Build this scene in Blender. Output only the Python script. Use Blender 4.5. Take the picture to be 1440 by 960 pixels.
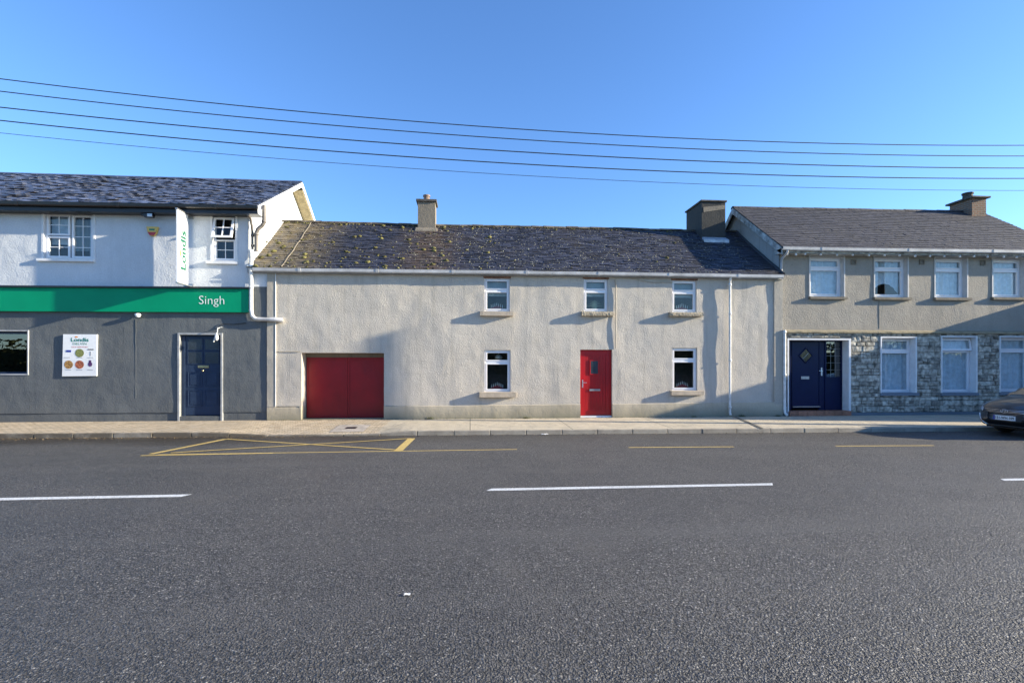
import bpy, math, random
from mathutils import Vector, noise
from mathutils.bvhtree import BVHTree
R = math.radians
for o in list(bpy.data.objects): bpy.data.objects.remove(o)
scene = bpy.context.scene
C = scene.collection
random.seed(7)

# ------------------------------------------------------------ camera, sky, sun
TH = math.atan(720/8800.0); CS, SN = math.cos(TH), math.sin(TH)
CAMY, EYE, FP = -15.4, 1.5, 720.0
ROADZ = -0.15
cd = bpy.data.cameras.new('camera'); cam = bpy.data.objects.new('camera', cd); C.objects.link(cam)
cam.location = (0, CAMY, EYE); cam.rotation_euler = (R(90), 0, -TH)
cd.sensor_width = 36; cd.lens = 18; cd.shift_y = 38/1440.0; cd.clip_end = 3000; cd.clip_start = 0.05
scene.camera = cam
SUNV = Vector((6, -1.0, 1.70)).normalized()
SUN_EL = math.asin(SUNV.z); SUN_ROT = math.atan2(SUNV.x, SUNV.y)
w = bpy.data.worlds.new('World'); scene.world = w; w.use_nodes = True
nt = w.node_tree; nt.nodes.clear()
sky = nt.nodes.new('ShaderNodeTexSky'); sky.sky_type = 'NISHITA'; sky.sun_disc = False
sky.sun_elevation = SUN_EL; sky.sun_rotation = SUN_ROT; sky.air_density = 1.0; sky.dust_density = 0.3; sky.ozone_density = 2.5
hs = nt.nodes.new('ShaderNodeHueSaturation'); hs.inputs['Saturation'].default_value = 1.04; hs.inputs['Value'].default_value = 1.0
bg = nt.nodes.new('ShaderNodeBackground'); bg.inputs[1].default_value = 0.12
out = nt.nodes.new('ShaderNodeOutputWorld')
nt.links.new(sky.outputs[0], hs.inputs['Color']); tint = nt.nodes.new('ShaderNodeMix'); tint.data_type = 'RGBA'; tint.blend_type = 'MULTIPLY'; tint.inputs[0].default_value = 1; tint.inputs[7].default_value = (0.63, 0.815, 1.08, 1)
nt.links.new(hs.outputs[0], tint.inputs[6]); nt.links.new(tint.outputs[2], bg.inputs[0]); nt.links.new(bg.outputs[0], out.inputs[0])
sd = bpy.data.lights.new('sun', 'SUN'); sd.energy = 5.0; sd.angle = R(0.55); sd.color = (1.0, 0.885, 0.67)
so = bpy.data.objects.new('sun', sd); C.objects.link(so); so.location = (30, -10, 30)
so.rotation_euler = (-SUNV).to_track_quat('-Z', 'Y').to_euler()
vs = scene.view_settings; vs.view_transform = 'Standard'; vs.look = 'None'; vs.exposure = 1.4; vs.gamma = 1; vs.use_curve_mapping = False

# ------------------------------------------------------------ pixel <-> place
def at(px, py, Y=0.0):
    u = (px-720)/FP; t = (Y-CAMY)/(CS-u*SN)
    return t*(SN+u*CS), EYE+t*(518-py)/FP
def ax(px, Y=0.0): return at(px, 0, Y)[0]
def az(px, py, Y=0.0): return at(px, py, Y)[1]
def onroad(px, py, z=ROADZ):
    t = FP*(EYE-z)/(py-518); u = (px-720)/FP
    return t*(SN+u*CS), CAMY+t*(CS-u*SN)

# ------------------------------------------------------------ mesh helpers
WL = {}
class MB:
    def __init__(s): s.v = []; s.f = []; s.m = []
    def face(s, pts, m=0):
        n = len(s.v); s.v += [tuple(p) for p in pts]; s.f.append(tuple(range(n, n+len(pts)))); s.m.append(m)
    def box(s, x0, x1, y0, y1, z0, z1, m=0):
        if x0 > x1: x0, x1 = x1, x0
        if y0 > y1: y0, y1 = y1, y0
        if z0 > z1: z0, z1 = z1, z0
        s.hexa([(x0,y0,z0),(x1,y0,z0),(x1,y1,z0),(x0,y1,z0),(x0,y0,z1),(x1,y0,z1),(x1,y1,z1),(x0,y1,z1)], m)
    def hexa(s, p, m=0):
        n = len(s.v); s.v += [tuple(q) for q in p]
        for f in ((0,3,2,1),(4,5,6,7),(0,1,5,4),(1,2,6,5),(2,3,7,6),(3,0,4,7)):
            s.f.append(tuple(n+i for i in f)); s.m.append(m)
    def grid(s, rows, m=0, close=False):
        n = len(s.v); nr = len(rows); nc = len(rows[0])
        for r in rows: s.v += [tuple(p) for p in r]
        for i in range(nr-1):
            for j in range(nc-(0 if close else 1)):
                k = (j+1) % nc
                s.f.append((n+i*nc+j, n+i*nc+k, n+(i+1)*nc+k, n+(i+1)*nc+j)); s.m.append(m)
    def prism(s, prof, x0, x1, m=0):          # profile list of (y,z) extruded along x
        n = len(prof)
        a = [(x0, y, z) for y, z in prof]; b = [(x1, y, z) for y, z in prof]
        for i in range(n):
            j = (i+1) % n; s.face([a[i], a[j], b[j], b[i]], m)
        s.face(a[::-1], m); s.face(b, m)
    def prismv(s, poly, d, m=0):              # planar polygon (3D points) extruded by vector d
        d = Vector(d); a = [Vector(p) for p in poly]; b = [p+d for p in a]; n = len(a)
        for i in range(n):
            j = (i+1) % n; s.face([a[i], a[j], b[j], b[i]], m)
        s.face(a[::-1], m); s.face(b, m)
    def tube(s, pts, r, n=8, m=0, cap=True):
        pts = [Vector(p) for p in pts]; rows = []
        rr = r if isinstance(r, (list, tuple)) else [r]*len(pts)
        up = None
        for i, p in enumerate(pts):
            t = (pts[min(i+1, len(pts)-1)]-pts[max(i-1, 0)]).normalized()
            if up is None:
                up = t.orthogonal().normalized()
            else:
                up = (up-t*up.dot(t))
                up = up.normalized() if up.length > 1e-6 else t.orthogonal().normalized()
            q = t.cross(up)
            rows.append([p+(up*math.cos(2*math.pi*k/n)+q*math.sin(2*math.pi*k/n))*rr[i] for k in range(n)])
        s.grid(rows, m, True)
        if cap: s.face(rows[0][::-1], m); s.face(rows[-1], m)
    def lathe(s, c, prof, n=16, m=0, axis='z'):
        rows = []
        for r, h in prof:
            row = []
            for k in range(n):
                a = 2*math.pi*k/n; x, y = r*math.cos(a), r*math.sin(a)
                p = (x, y, h) if axis == 'z' else ((x, h, y) if axis == 'y' else (h, x, y))
                row.append((c[0]+p[0], c[1]+p[1], c[2]+p[2]))
            rows.append(row)
        s.grid(rows, m, True); s.face(rows[0][::-1], m); s.face(rows[-1], m)
    def blob(s, c, r, sq=0.6, seed=0, m=0, nu=7, nv=5, jit=0.3):
        rows = []
        for i in range(nv+1):
            ph = math.pi*i/nv; row = []
            for j in range(nu):
                a = 2*math.pi*j/nu; d = Vector((math.sin(ph)*math.cos(a), math.sin(ph)*math.sin(a), math.cos(ph)))
                k = r*(1+jit*noise.noise(d*1.7+Vector((seed*3.1, seed*1.7, seed))))
                row.append((c[0]+d.x*k, c[1]+d.y*k, c[2]+d.z*k*sq))
            rows.append(row)
        s.grid(rows, m, True)
    def text(s, body, o, rt, up, w=None, h=None, ex=0.004, m=0, bold=0.0, spacing=1.0):
        cu = bpy.data.curves.new('t', 'FONT'); cu.body = body; cu.size = 1; cu.resolution_u = 3; cu.offset = bold; cu.space_character = spacing
        ob = bpy.data.objects.new('t', cu); C.objects.link(ob)
        me = bpy.data.meshes.new_from_object(ob.evaluated_get(bpy.context.evaluated_depsgraph_get()))
        bpy.data.objects.remove(ob); bpy.data.curves.remove(cu)
        vs_ = [v.co.copy() for v in me.vertices]; fs = [tuple(p.vertices) for p in me.polygons]; bpy.data.meshes.remove(me)
        if not vs_: return
        x0 = min(v.x for v in vs_); x1 = max(v.x for v in vs_); y0 = min(v.y for v in vs_); y1 = max(v.y for v in vs_)
        sx = (w/(x1-x0)) if w else None; sy = (h/(y1-y0)) if h else None
        sx = sx or sy; sy = sy or sx
        o = Vector(o); rt = Vector(rt).normalized(); up = Vector(up).normalized(); nm = rt.cross(up)
        n = len(s.v)
        for v in vs_: s.v.append(tuple(o+rt*(v.x-x0)*sx+up*(v.y-y0)*sy+nm*ex))
        for f in fs: s.f.append(tuple(n+i for i in f)); s.m.append(m)
    def build(s, name, mats, parent=None, smooth=False, bevel=0, label=None, cat=None, group=None, kind=None, keep=False):
        if not isinstance(mats, (list, tuple)): mats = [mats]
        me = bpy.data.meshes.new(name)
        xs = [v[0] for v in s.v]; ys = [v[1] for v in s.v]; zs = [v[2] for v in s.v]
        c = Vector(((min(xs)+max(xs))/2, (min(ys)+max(ys))/2, min(zs)))
        if keep: c = Vector((0, 0, 0))
        me.from_pydata([tuple(Vector(v)-c) for v in s.v], [], s.f)
        for mm in mats: me.materials.append(mm)
        for p, k in zip(me.polygons, s.m): p.material_index = k; p.use_smooth = smooth
        me.validate(); me.update()
        o = bpy.data.objects.new(name, me); C.objects.link(o)
        if parent is not None:
            o.parent = parent; o.location = c-WL[parent.name]
        else: o.location = c
        WL[o.name] = c
        if bevel:
            b = o.modifiers.new('bevel', 'BEVEL'); b.width = bevel; b.segments = 2; b.limit_method = 'ANGLE'; b.angle_limit = R(40)
        tag(o, label, cat, group, kind)
        return o
def tag(o, label=None, cat=None, group=None, kind=None):
    if label: o['label'] = label
    if cat: o['category'] = cat
    if group: o['group'] = group
    if kind: o['kind'] = kind
    return o
def empty(name, loc, label, cat, group=None):
    o = bpy.data.objects.new(name, None); C.objects.link(o); o.location = loc; o.empty_display_size = 0.2
    WL[o.name] = Vector(loc); return tag(o, label, cat, group)
def copy_tree(o, off, label, root=True):
    c = o.copy(); C.objects.link(c)
    if root:
        c.location = o.location+Vector(off); c['label'] = label
    for ch in list(o.children):
        k = copy_tree(ch, off, None, False); k.parent = c
    return c

# ------------------------------------------------------------ materials
def newmat(name):
    m = bpy.data.materials.new(name); m.use_nodes = True; t = m.node_tree
    return m, t, t.nodes['Principled BSDF']
def nn(t, kind, **kw):
    n = t.nodes.new(kind)
    for k, v in kw.items():
        if hasattr(n, k): setattr(n, k, v)
        else: n.inputs[k].default_value = v
    return n
def mixc(t, fac, a, b, mode='MIX'):
    n = t.nodes.new('ShaderNodeMix'); n.data_type = 'RGBA'; n.blend_type = mode
    for sock, val in ((n.inputs[0], fac), (n.inputs[6], a), (n.inputs[7], b)):
        if hasattr(val, 'links'): t.links.new(val, sock)
        elif isinstance(val, (int, float)): sock.default_value = val
        else: sock.default_value = (*val[:3], 1)
    return n.outputs[2]
def pos(t, scale=(1, 1, 1)):
    g = t.nodes.new('ShaderNodeNewGeometry'); mp = t.nodes.new('ShaderNodeMapping'); mp.inputs['Scale'].default_value = scale
    t.links.new(g.outputs['Position'], mp.inputs[0]); return mp.outputs[0]
def noi(t, vec, scale, detail=4, rough=0.55):
    n = nn(t, 'ShaderNodeTexNoise', Scale=scale, Detail=detail, Roughness=rough); t.links.new(vec, n.inputs['Vector']); return n.outputs['Fac']
def rng(t, val, a, b, c=0.0, d=1.0):
    n = t.nodes.new('ShaderNodeMapRange'); t.links.new(val, n.inputs[0])
    for i, q in enumerate((a, b, c, d)): n.inputs[i+1].default_value = q
    return n.outputs[0]
def mth(t, op, a, b=0.0):
    n = t.nodes.new('ShaderNodeMath'); n.operation = op
    for i, q in enumerate((a, b)):
        if hasattr(q, 'links'): t.links.new(q, n.inputs[i])
        else: n.inputs[i].default_value = q
    return n.outputs[0]
def bump(t, bs, layers):
    prev = None
    for h, dist in layers:
        b = t.nodes.new('ShaderNodeBump'); b.inputs['Strength'].default_value = 1.0; b.inputs['Distance'].default_value = dist
        t.links.new(h, b.inputs['Height'])
        if prev: t.links.new(prev, b.inputs['Normal'])
        prev = b.outputs[0]
    t.links.new(prev, bs.inputs['Normal'])
def simple(name, col, rough=0.5, metal=0.0, var=0.12, scale=6, bumps=(), island=0.0, spec=0.5, coat=0.0):
    m, t, b = newmat(name); p = pos(t)
    f = noi(t, p, scale)
    c2 = tuple(max(0, x*(1-var*2)) for x in col); c3 = tuple(min(1, x*(1+var)) for x in col)
    o = mixc(t, rng(t, f, 0.3, 0.7), c2, c3)
    if island:
        g = t.nodes.new('ShaderNodeNewGeometry')
        r = rng(t, g.outputs['Random Per Island'], 0, 1, 1-island, 1+island)
        o = mixc(t, 1.0, o, mth_rgb(t, r), 'MULTIPLY')
    t.links.new(o, b.inputs['Base Color'])
    b.inputs['Roughness'].default_value = rough; b.inputs['Metallic'].default_value = metal
    b.inputs['Specular IOR Level'].default_value = spec
    if coat: b.inputs['Coat Weight'].default_value = coat; b.inputs['Coat Roughness'].default_value = 0.05
    if bumps: bump(t, b, [(noi(t, p, s, 3), d) for s, d in bumps])
    return m
def mth_rgb(t, v):
    n = t.nodes.new('ShaderNodeCombineColor')
    for i in range(3): t.links.new(v, n.inputs[i])
    return n.outputs[0]

def render_mat(name, col, dirt, coarse=0.006, fine=0.003, sc=26, stain=0.35, low=0.5):
    m, t, b = newmat(name); p = pos(t)
    big = noi(t, p, 0.55, 5, 0.6); mid = noi(t, p, 3.2, 5, 0.6)
    streak = noi(t, pos(t, (5, 5, 0.35)), 1.0, 4, 0.6)
    o = mixc(t, rng(t, big, 0.35, 0.65, 0, 0.7), col, tuple(x*0.8 for x in col))
    o = mixc(t, rng(t, mid, 0.35, 0.75, 0, 0.35), o, tuple(min(1, x*1.12) for x in col))
    o = mixc(t, rng(t, streak, 0.52, 0.8, 0, stain), o, dirt)
    sx = t.nodes.new('ShaderNodeSeparateXYZ'); g = t.nodes.new('ShaderNodeNewGeometry'); t.links.new(g.outputs['Position'], sx.inputs[0])
    base = rng(t, mth(t, 'ADD', sx.outputs[2], mth(t, 'MULTIPLY', big, -0.5)), -0.3, 0.15, low, 0)
    o = mixc(t, base, o, dirt)
    vo = nn(t, 'ShaderNodeTexVoronoi', Scale=sc*1.6); t.links.new(p, vo.inputs['Vector'])
    o = mixc(t, rng(t, noi(t, p, sc*1.3, 3), 0.3, 0.65, 0.28, 0), o, tuple(x*0.55 for x in col))
    t.links.new(o, b.inputs['Base Color']); b.inputs['Roughness'].default_value = 0.9; b.inputs['Specular IOR Level'].default_value = 0.2
    bump(t, b, [(noi(t, p, 2.2, 3), 0.02), (noi(t, p, sc, 4, 0.6), coarse*2.2), (vo.outputs['Distance'], fine*1.2)])
    return m
M = {}
M['cream'] = render_mat('roughcast_render', (0.55, 0.505, 0.445), (0.20, 0.19, 0.165), 0.0048, 0.004, 33, 0.45, 0.4)
M['plinth'] = render_mat('plinth_render', (0.50, 0.44, 0.345), (0.15, 0.15, 0.10), 0.002, 0.001, 20, 0.3, 0.8)
M['quoin'] = render_mat('smooth_band', (0.42, 0.385, 0.33), (0.2, 0.19, 0.16), 0.0015, 0.001, 20, 0.3, 0.5)
M['white'] = render_mat('white_render', (0.66, 0.69, 0.73), (0.35, 0.36, 0.36), 0.003, 0.0015, 22, 0.12, 0.2)
M['shopgrey'] = render_mat('grey_render', (0.135, 0.147, 0.155), (0.065, 0.07, 0.075), 0.0025, 0.0015, 26, 0.4, 0.35)
M['house'] = render_mat('grey_pebble_render', (0.36, 0.33, 0.285), (0.2, 0.19, 0.16), 0.006, 0.003, 30, 0.35, 0.2)
M['conc'] = render_mat('weathered_concrete', (0.235, 0.205, 0.165), (0.10, 0.10, 0.07), 0.003, 0.002, 24, 0.7, 0.0)
M['darkstack'] = render_mat('dark_stained_render', (0.062, 0.062, 0.060), (0.06, 0.06, 0.05), 0.003, 0.002, 20, 0.8, 0.0)
M['blueplinth'] = render_mat('blue_grey_plinth', (0.19, 0.23, 0.28), (0.12, 0.14, 0.15), 0.0015, 0.001, 20, 0.4, 0.5)
M['sill'] = render_mat('sill_concrete', (0.50, 0.42, 0.33), (0.2, 0.18, 0.14), 0.002, 0.001, 30, 0.5, 0.0)
M['rubble'] = render_mat('pitted_sill', (0.45, 0.39, 0.30), (0.10, 0.08, 0.05), 0.012, 0.01, 30, 0.7, 0.0)
M['whitepaint'] = simple('white_paint', (0.72, 0.73, 0.75), 0.45, var=0.05, bumps=((15, 0.002),))
M['upvc'] = simple('white_upvc', (0.80, 0.80, 0.83), 0.3, var=0.02)
M['pipegrey'] = simple('grey_pipe', (0.14, 0.125, 0.115), 0.45, var=0.2)
M['gutterc'] = simple('gutter_pvc', (0.52, 0.52, 0.53), 0.4, var=0.15, scale=2.5)
M['whitepipe'] = simple('white_pipe', (0.68, 0.68, 0.67), 0.4, var=0.12)
M['black'] = simple('black_plastic', (0.012, 0.013, 0.018), 0.35, var=0.1)
M['rubber'] = simple('rubber', (0.015, 0.015, 0.015), 0.8)
M['darkroom'] = simple('room_interior', (0.12, 0.11, 0.10), 0.9)
M['curtain'] = simple('net_curtain', (0.82, 0.84, 0.87), 0.9, var=0.1, scale=8)
M['blind'] = simple('roller_blind', (0.40, 0.42, 0.40), 0.9, var=0.05)
M['green'] = simple('green_fascia', (0.0, 0.27, 0.135), 0.5, var=0.04, scale=1.5, spec=0.15)
M['letter'] = simple('sign_white', (0.85, 0.85, 0.85), 0.4, var=0.0)
M['signgreen'] = simple('sign_green', (0.0, 0.20, 0.12), 0.4, var=0.0)
M['orange'] = simple('orange_print', (0.75, 0.25, 0.04), 0.4, var=0.0)
M['redprint'] = simple('red_print', (0.5, 0.03, 0.04), 0.4, var=0.0)
M['blueprint'] = simple('blue_print', (0.03, 0.05, 0.3), 0.4, var=0.0)
M['greyprint'] = simple('grey_print', (0.35, 0.36, 0.4), 0.4, var=0.0)
M['purple'] = simple('purple_print', (0.12, 0.04, 0.16), 0.4, var=0.3, scale=60)
M['food1'] = simple('food_photo_brown', (0.5, 0.27, 0.08), 0.4, var=0.5, scale=45)
M['food2'] = simple('food_photo_red', (0.5, 0.15, 0.07), 0.4, var=0.5, scale=45)
M['food3'] = simple('food_photo_mixed', (0.25, 0.27, 0.08), 0.4, var=0.7, scale=55)
M['banner'] = simple('banner_white', (0.82, 0.83, 0.84), 0.3, var=0.02)
M['alu'] = simple('aluminium', (0.45, 0.45, 0.46), 0.35, 0.8)
M['chrome'] = simple('chrome', (0.8, 0.8, 0.82), 0.28, 0.9, var=0.02)
M['brass'] = simple('brass', (0.6, 0.48, 0.26), 0.3, 0.9)
M['navy'] = simple('navy_door', (0.006, 0.013, 0.055), 0.3, var=0.06, spec=0.2)
M['slatedoor'] = simple('grey_blue_door', (0.026, 0.045, 0.088), 0.4, var=0.08, spec=0.25)
M['terracotta'] = simple('terracotta_tile', (0.32, 0.14, 0.085), 0.6, island=0.2, var=0.15, scale=10)
M['claypot'] = simple('clay_pot', (0.22, 0.15, 0.115), 0.7, var=0.25, scale=10)
M['moss'] = simple('moss_clumps', (0.135, 0.125, 0.042), 1.0, var=0.4, scale=25, bumps=((60, 0.01),), island=0.5)
M['lichen'] = simple('pale_lichen', (0.36, 0.36, 0.30), 1.0, var=0.3, scale=25, island=0.4)
M['weed'] = simple('weed_leaf', (0.06, 0.09, 0.025), 0.8, island=0.4)
M['weatherwood'] = simple('verge_board', (0.42, 0.44, 0.42), 0.7, var=0.35, scale=5)
M['bargetan'] = simple('tan_soffit', (0.50, 0.40, 0.22), 0.7, var=0.15, scale=5)
M['lead'] = simple('lead_flashing', (0.45, 0.48, 0.52), 0.45, 0.3, var=0.15)
M['wire'] = simple('cable_black', (0.02, 0.02, 0.022), 0.5)
M['polewood'] = simple('pole_wood', (0.16, 0.12, 0.085), 0.9, var=0.3, scale=5)
M['litter'] = simple('litter_white', (0.7, 0.7, 0.7), 0.6)
M['bulb'] = simple('bulb_glass', (0.75, 0.76, 0.78), 0.15)
M['candle'] = simple('candle_white', (0.75, 0.73, 0.68), 0.5)
M['candlered'] = simple('candle_base_red', (0.35, 0.03, 0.03), 0.5)

# red painted timber and steel
def paint(name, col, rough, wob):
    m, t, b = newmat(name); p = pos(t)
    f = noi(t, p, 1.6, 4); g = noi(t, pos(t, (3, 3, 0.6)), 2.5, 4)
    o = mixc(t, rng(t, f, 0.3, 0.7), tuple(x*0.78 for x in col), tuple(x*1.15 for x in col))
    o = mixc(t, rng(t, g, 0.55, 0.85, 0, 0.35), o, tuple(x*0.5+0.01 for x in col))
    t.links.new(o, b.inputs['Base Color']); b.inputs['Roughness'].default_value = rough
    bump(t, b, [(noi(t, p, 1.8, 2), wob)])
    return m
M['red'] = paint('red_door_paint', (0.38, 0.004, 0.008), 0.35, 0.002)
M['garagered'] = paint('garage_red_paint', (0.27, 0.004, 0.008), 0.42, 0.01)

def glass(name, tint, base=0.06, rough=0.0):
    m = bpy.data.materials.new(name); m.use_nodes = True; t = m.node_tree; t.nodes.clear()
    tr = t.nodes.new('ShaderNodeBsdfTransparent'); tr.inputs[0].default_value = (*tint, 1)
    gl = t.nodes.new('ShaderNodeBsdfGlossy'); gl.inputs['Roughness'].default_value = rough
    fr = t.nodes.new('ShaderNodeFresnel'); fr.inputs[0].default_value = 1.5
    p = pos(t); bp = t.nodes.new('ShaderNodeBump'); bp.inputs['Distance'].default_value = 0.0008
    t.links.new(noi(t, p, 1.4, 2), bp.inputs['Height']); t.links.new(bp.outputs[0], gl.inputs['Normal'])
    gb_ = t.nodes.new('ShaderNodeNewGeometry'); f = mth(t, 'MULTIPLY', mth(t, 'ADD', mth(t, 'MULTIPLY', fr.outputs[0], 1.5), base), mth(t, 'SUBTRACT', 1.0, gb_.outputs['Backfacing']))
    mx = t.nodes.new('ShaderNodeMixShader'); t.links.new(f, mx.inputs[0]); t.links.new(tr.outputs[0], mx.inputs[1]); t.links.new(gl.outputs[0], mx.inputs[2])
    o = t.nodes.new('ShaderNodeOutputMaterial'); t.links.new(mx.outputs[0], o.inputs[0]); return m
M['glass'] = glass('window_glass', (0.85, 0.9, 0.92), 0.02)
M['glassd'] = glass('dark_glass', (0.35, 0.4, 0.43), 0.12)
M['lampglass'] = glass('headlamp_glass', (0.9, 0.92, 0.95), 0.12)

# slates: colour per slate, lichen speckle, brown zones
def slate(name, col, var, brown, brownamt, lich, rough=0.55, zones=()):
    m, t, b = newmat(name); p = pos(t)
    g = t.nodes.new('ShaderNodeNewGeometry')
    o = mixc(t, g.outputs['Random Per Island'], tuple(x*(1-var) for x in col), tuple(x*(1+var) for x in col))
    o = mixc(t, rng(t, noi(t, p, 0.9, 4), 0.45, 0.65, 0, brownamt), o, brown)
    sx = t.nodes.new('ShaderNodeSeparateXYZ'); t.links.new(g.outputs['Position'], sx.inputs[0])
    for (xa, xb, soft, colz, amt) in zones:
        f1 = rng(t, sx.outputs[0], xa-soft, xa+soft); f2 = rng(t, sx.outputs[0], xb-soft, xb+soft, 1, 0)
        o = mixc(t, mth(t, 'MULTIPLY', mth(t, 'MULTIPLY', f1, f2), mth(t, 'MULTIPLY', rng(t, noi(t, p, 3, 4), 0.25, 0.6), amt)), o, colz)
    o = mixc(t, rng(t, noi(t, p, 14, 5, 0.7), 0.56, 0.7, 0, lich), o, (0.26, 0.25, 0.20))
    o = mixc(t, rng(t, noi(t, p, 5, 5, 0.7), 0.6, 0.72, 0, lich*0.7), o, (0.13, 0.12, 0.05))
    t.links.new(o, b.inputs['Base Color']); b.inputs['Roughness'].default_value = rough
    bump(t, b, [(noi(t, p, 9, 4), 0.012), (noi(t, p, 60, 3), 0.004)])
    return m
XC0 = ax(357); XSEAM = ax(398)
M['slateshop'] = slate('shop_slate', (0.078, 0.090, 0.130), 0.6, (0.09, 0.075, 0.06), 0.15, 0.35, 0.4)
M['slatecot'] = slate('cottage_slate', (0.024, 0.027, 0.044), 0.6, (0.06, 0.047, 0.038), 0.3, 0.42, 0.6,
    zones=((-30, XSEAM+0.9, 0.6, (0.15, 0.115, 0.065), 1.0), (ax(575, 2.5), ax(640, 2.5), 0.5, (0.09, 0.06, 0.04), 0.9)))
M['tilehouse'] = slate('concrete_tile', (0.044, 0.042, 0.050), 0.25, (0.06, 0.052, 0.045), 0.3, 0.25, 0.7)
M['stone'] = simple('rubble_stone', (0.43, 0.41, 0.355), 0.85, var=0.35, scale=7, bumps=((9, 0.03), (45, 0.012)), island=0.38, spec=0.25)
M['mortar'] = simple('mortar', (0.19, 0.185, 0.165), 0.95, var=0.2, bumps=((40, 0.006),))

# brick
m, t, b = newmat('chimney_brick'); p = pos(t)
bk = nn(t, 'ShaderNodeTexBrick', Scale=1.0); bk.inputs['Color1'].default_value = (0.22, 0.11, 0.065, 1); bk.inputs['Color2'].default_value = (0.13, 0.08, 0.055, 1)
bk.inputs['Mortar'].default_value = (0.2, 0.18, 0.15, 1); bk.inputs['Mortar Size'].default_value = 0.012; bk.inputs['Brick Width'].default_value = 0.225; bk.inputs['Row Height'].default_value = 0.075
s_ = t.nodes.new('ShaderNodeSeparateXYZ'); t.links.new(p, s_.inputs[0]); cb = t.nodes.new('ShaderNodeCombineXYZ')
t.links.new(mth(t, 'ADD', s_.outputs[0], s_.outputs[1]), cb.inputs[0]); t.links.new(s_.outputs[2], cb.inputs[1]); t.links.new(cb.outputs[0], bk.inputs['Vector'])
t.links.new(bk.outputs['Color'], b.inputs['Base Color']); b.inputs['Roughness'].default_value = 0.9
bump(t, b, [(bk.outputs['Fac'], -0.01), (noi(t, p, 30, 3), 0.006)]); M['brick'] = m

# asphalt
m, t, b = newmat('asphalt'); p = pos(t)
v1 = nn(t, 'ShaderNodeTexVoronoi', Scale=62.0); t.links.new(p, v1.inputs['Vector'])
v2 = nn(t, 'ShaderNodeTexVoronoi', Scale=120.0); t.links.new(p, v2.inputs['Vector'])
sc_ = t.nodes.new('ShaderNodeSeparateColor'); t.links.new(v1.outputs['Color'], sc_.inputs[0])
o = mixc(t, sc_.outputs[0], (0.070, 0.067, 0.066), (0.21, 0.20, 0.192))
o = mixc(t, rng(t, sc_.outputs[1], 0.94, 0.97), o, (0.42, 0.40, 0.37))
pit = noi(t, p, 34, 3, 0.6); pit2 = rng(t, noi(t, p, 34, 2, 0.5), 0.56, 0.66)
o = mixc(t, rng(t, pit2, 0.0, 1.0, 0, 0.75), o, (0.016, 0.016, 0.016))
o = mixc(t, rng(t, v1.outputs['Distance'], 0.30, 0.65, 0, 0.8), o, (0.022, 0.021, 0.021))
big = noi(t, p, 0.28, 6, 0.6)
o = mixc(t, rng(t, big, 0.40, 0.62, 0, 0.4), o, (0.06, 0.058, 0.058))
o = mixc(t, rng(t, noi(t, p, 1.7, 5, 0.65), 0.50, 0.72, 0, 0.4), o, (0.125, 0.115, 0.105))
o = mixc(t, rng(t, noi(t, pos(t, (0.12, 1.3, 1)), 1.0, 4), 0.5, 0.7, 0, 0.4), o, (0.12, 0.115, 0.11))
sx = t.nodes.new('ShaderNodeSeparateXYZ'); t.links.new(p, sx.inputs[0])
edge = mth(t, 'ADD', sx.outputs[1], mth(t, 'MULTIPLY', noi(t, pos(t, (0.5, 1.5, 1)), 1.0, 4), 1.6))
wet = mth(t, 'MULTIPLY', rng(t, edge, -3.2, -2.3), rng(t, sx.outputs[0], 1.0, -7.0, 0.35, 1.0))
o = mixc(t, mth(t, 'MULTIPLY', wet, 0.85), o, (0.036, 0.027, 0.018))
t.links.new(o, b.inputs['Base Color'])
damp = mth(t, 'MULTIPLY', rng(t, noi(t, p, 0.45, 5, 0.6), 0.45, 0.62), rng(t, sx.outputs[0], 3.0, -6.0, 0.3, 1.0))
t.links.new(mth(t, 'SUBTRACT', mth(t, 'SUBTRACT', 0.62, mth(t, 'MULTIPLY', damp, 0.2)), mth(t, 'MULTIPLY', wet, 0.15)), b.inputs['Roughness']); b.inputs['Specular IOR Level'].default_value = 0.5
bump(t, b, [(noi(t, p, 1.2, 3), 0.03), (pit, 0.014), (pit2, -0.016), (v1.outputs['Distance'], -0.010), (v2.outputs['Distance'], -0.006)])
M['asphalt'] = m

# paving
m, t, b = newmat('paving'); p = pos(t)
sx = t.nodes.new('ShaderNodeSeparateXYZ'); t.links.new(p, sx.inputs[0])
bk = nn(t, 'ShaderNodeTexBrick', Scale=1.0); t.links.new(p, bk.inputs['Vector'])
bk.inputs['Color1'].default_value = (0.64, 0.52, 0.37, 1); bk.inputs['Color2'].default_value = (0.46, 0.36, 0.24, 1); bk.inputs['Mortar'].default_value = (0.13, 0.11, 0.085, 1)
bk.inputs['Mortar Size'].default_value = 0.008; bk.inputs['Brick Width'].default_value = 0.2; bk.inputs['Row Height'].default_value = 0.1
bs2 = nn(t, 'ShaderNodeTexBrick', Scale=1.0); t.links.new(p, bs2.inputs['Vector'])
bs2.inputs['Color1'].default_value = (0.55, 0.47, 0.35, 1); bs2.inputs['Color2'].default_value = (0.51, 0.44, 0.33, 1); bs2.inputs['Mortar'].default_value = (0.15, 0.135, 0.11, 1)
bs2.inputs['Mortar Size'].default_value = 0.012; bs2.inputs['Brick Width'].default_value = 2.6; bs2.inputs['Row Height'].default_value = 6.0; bs2.offset = 0
right = rng(t, sx.outputs[0], -2.32, -2.30)
o = mixc(t, right, bk.outputs['Color'], bs2.outputs['Color'])
o = mixc(t, rng(t, noi(t, p, 1.3, 5, 0.65), 0.42, 0.7, 0, 0.4), o, (0.26, 0.23, 0.175))
o = mixc(t, rng(t, noi(t, p, 9, 4, 0.6), 0.58, 0.7, 0, 0.5), o, (0.13, 0.11, 0.085))
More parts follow.
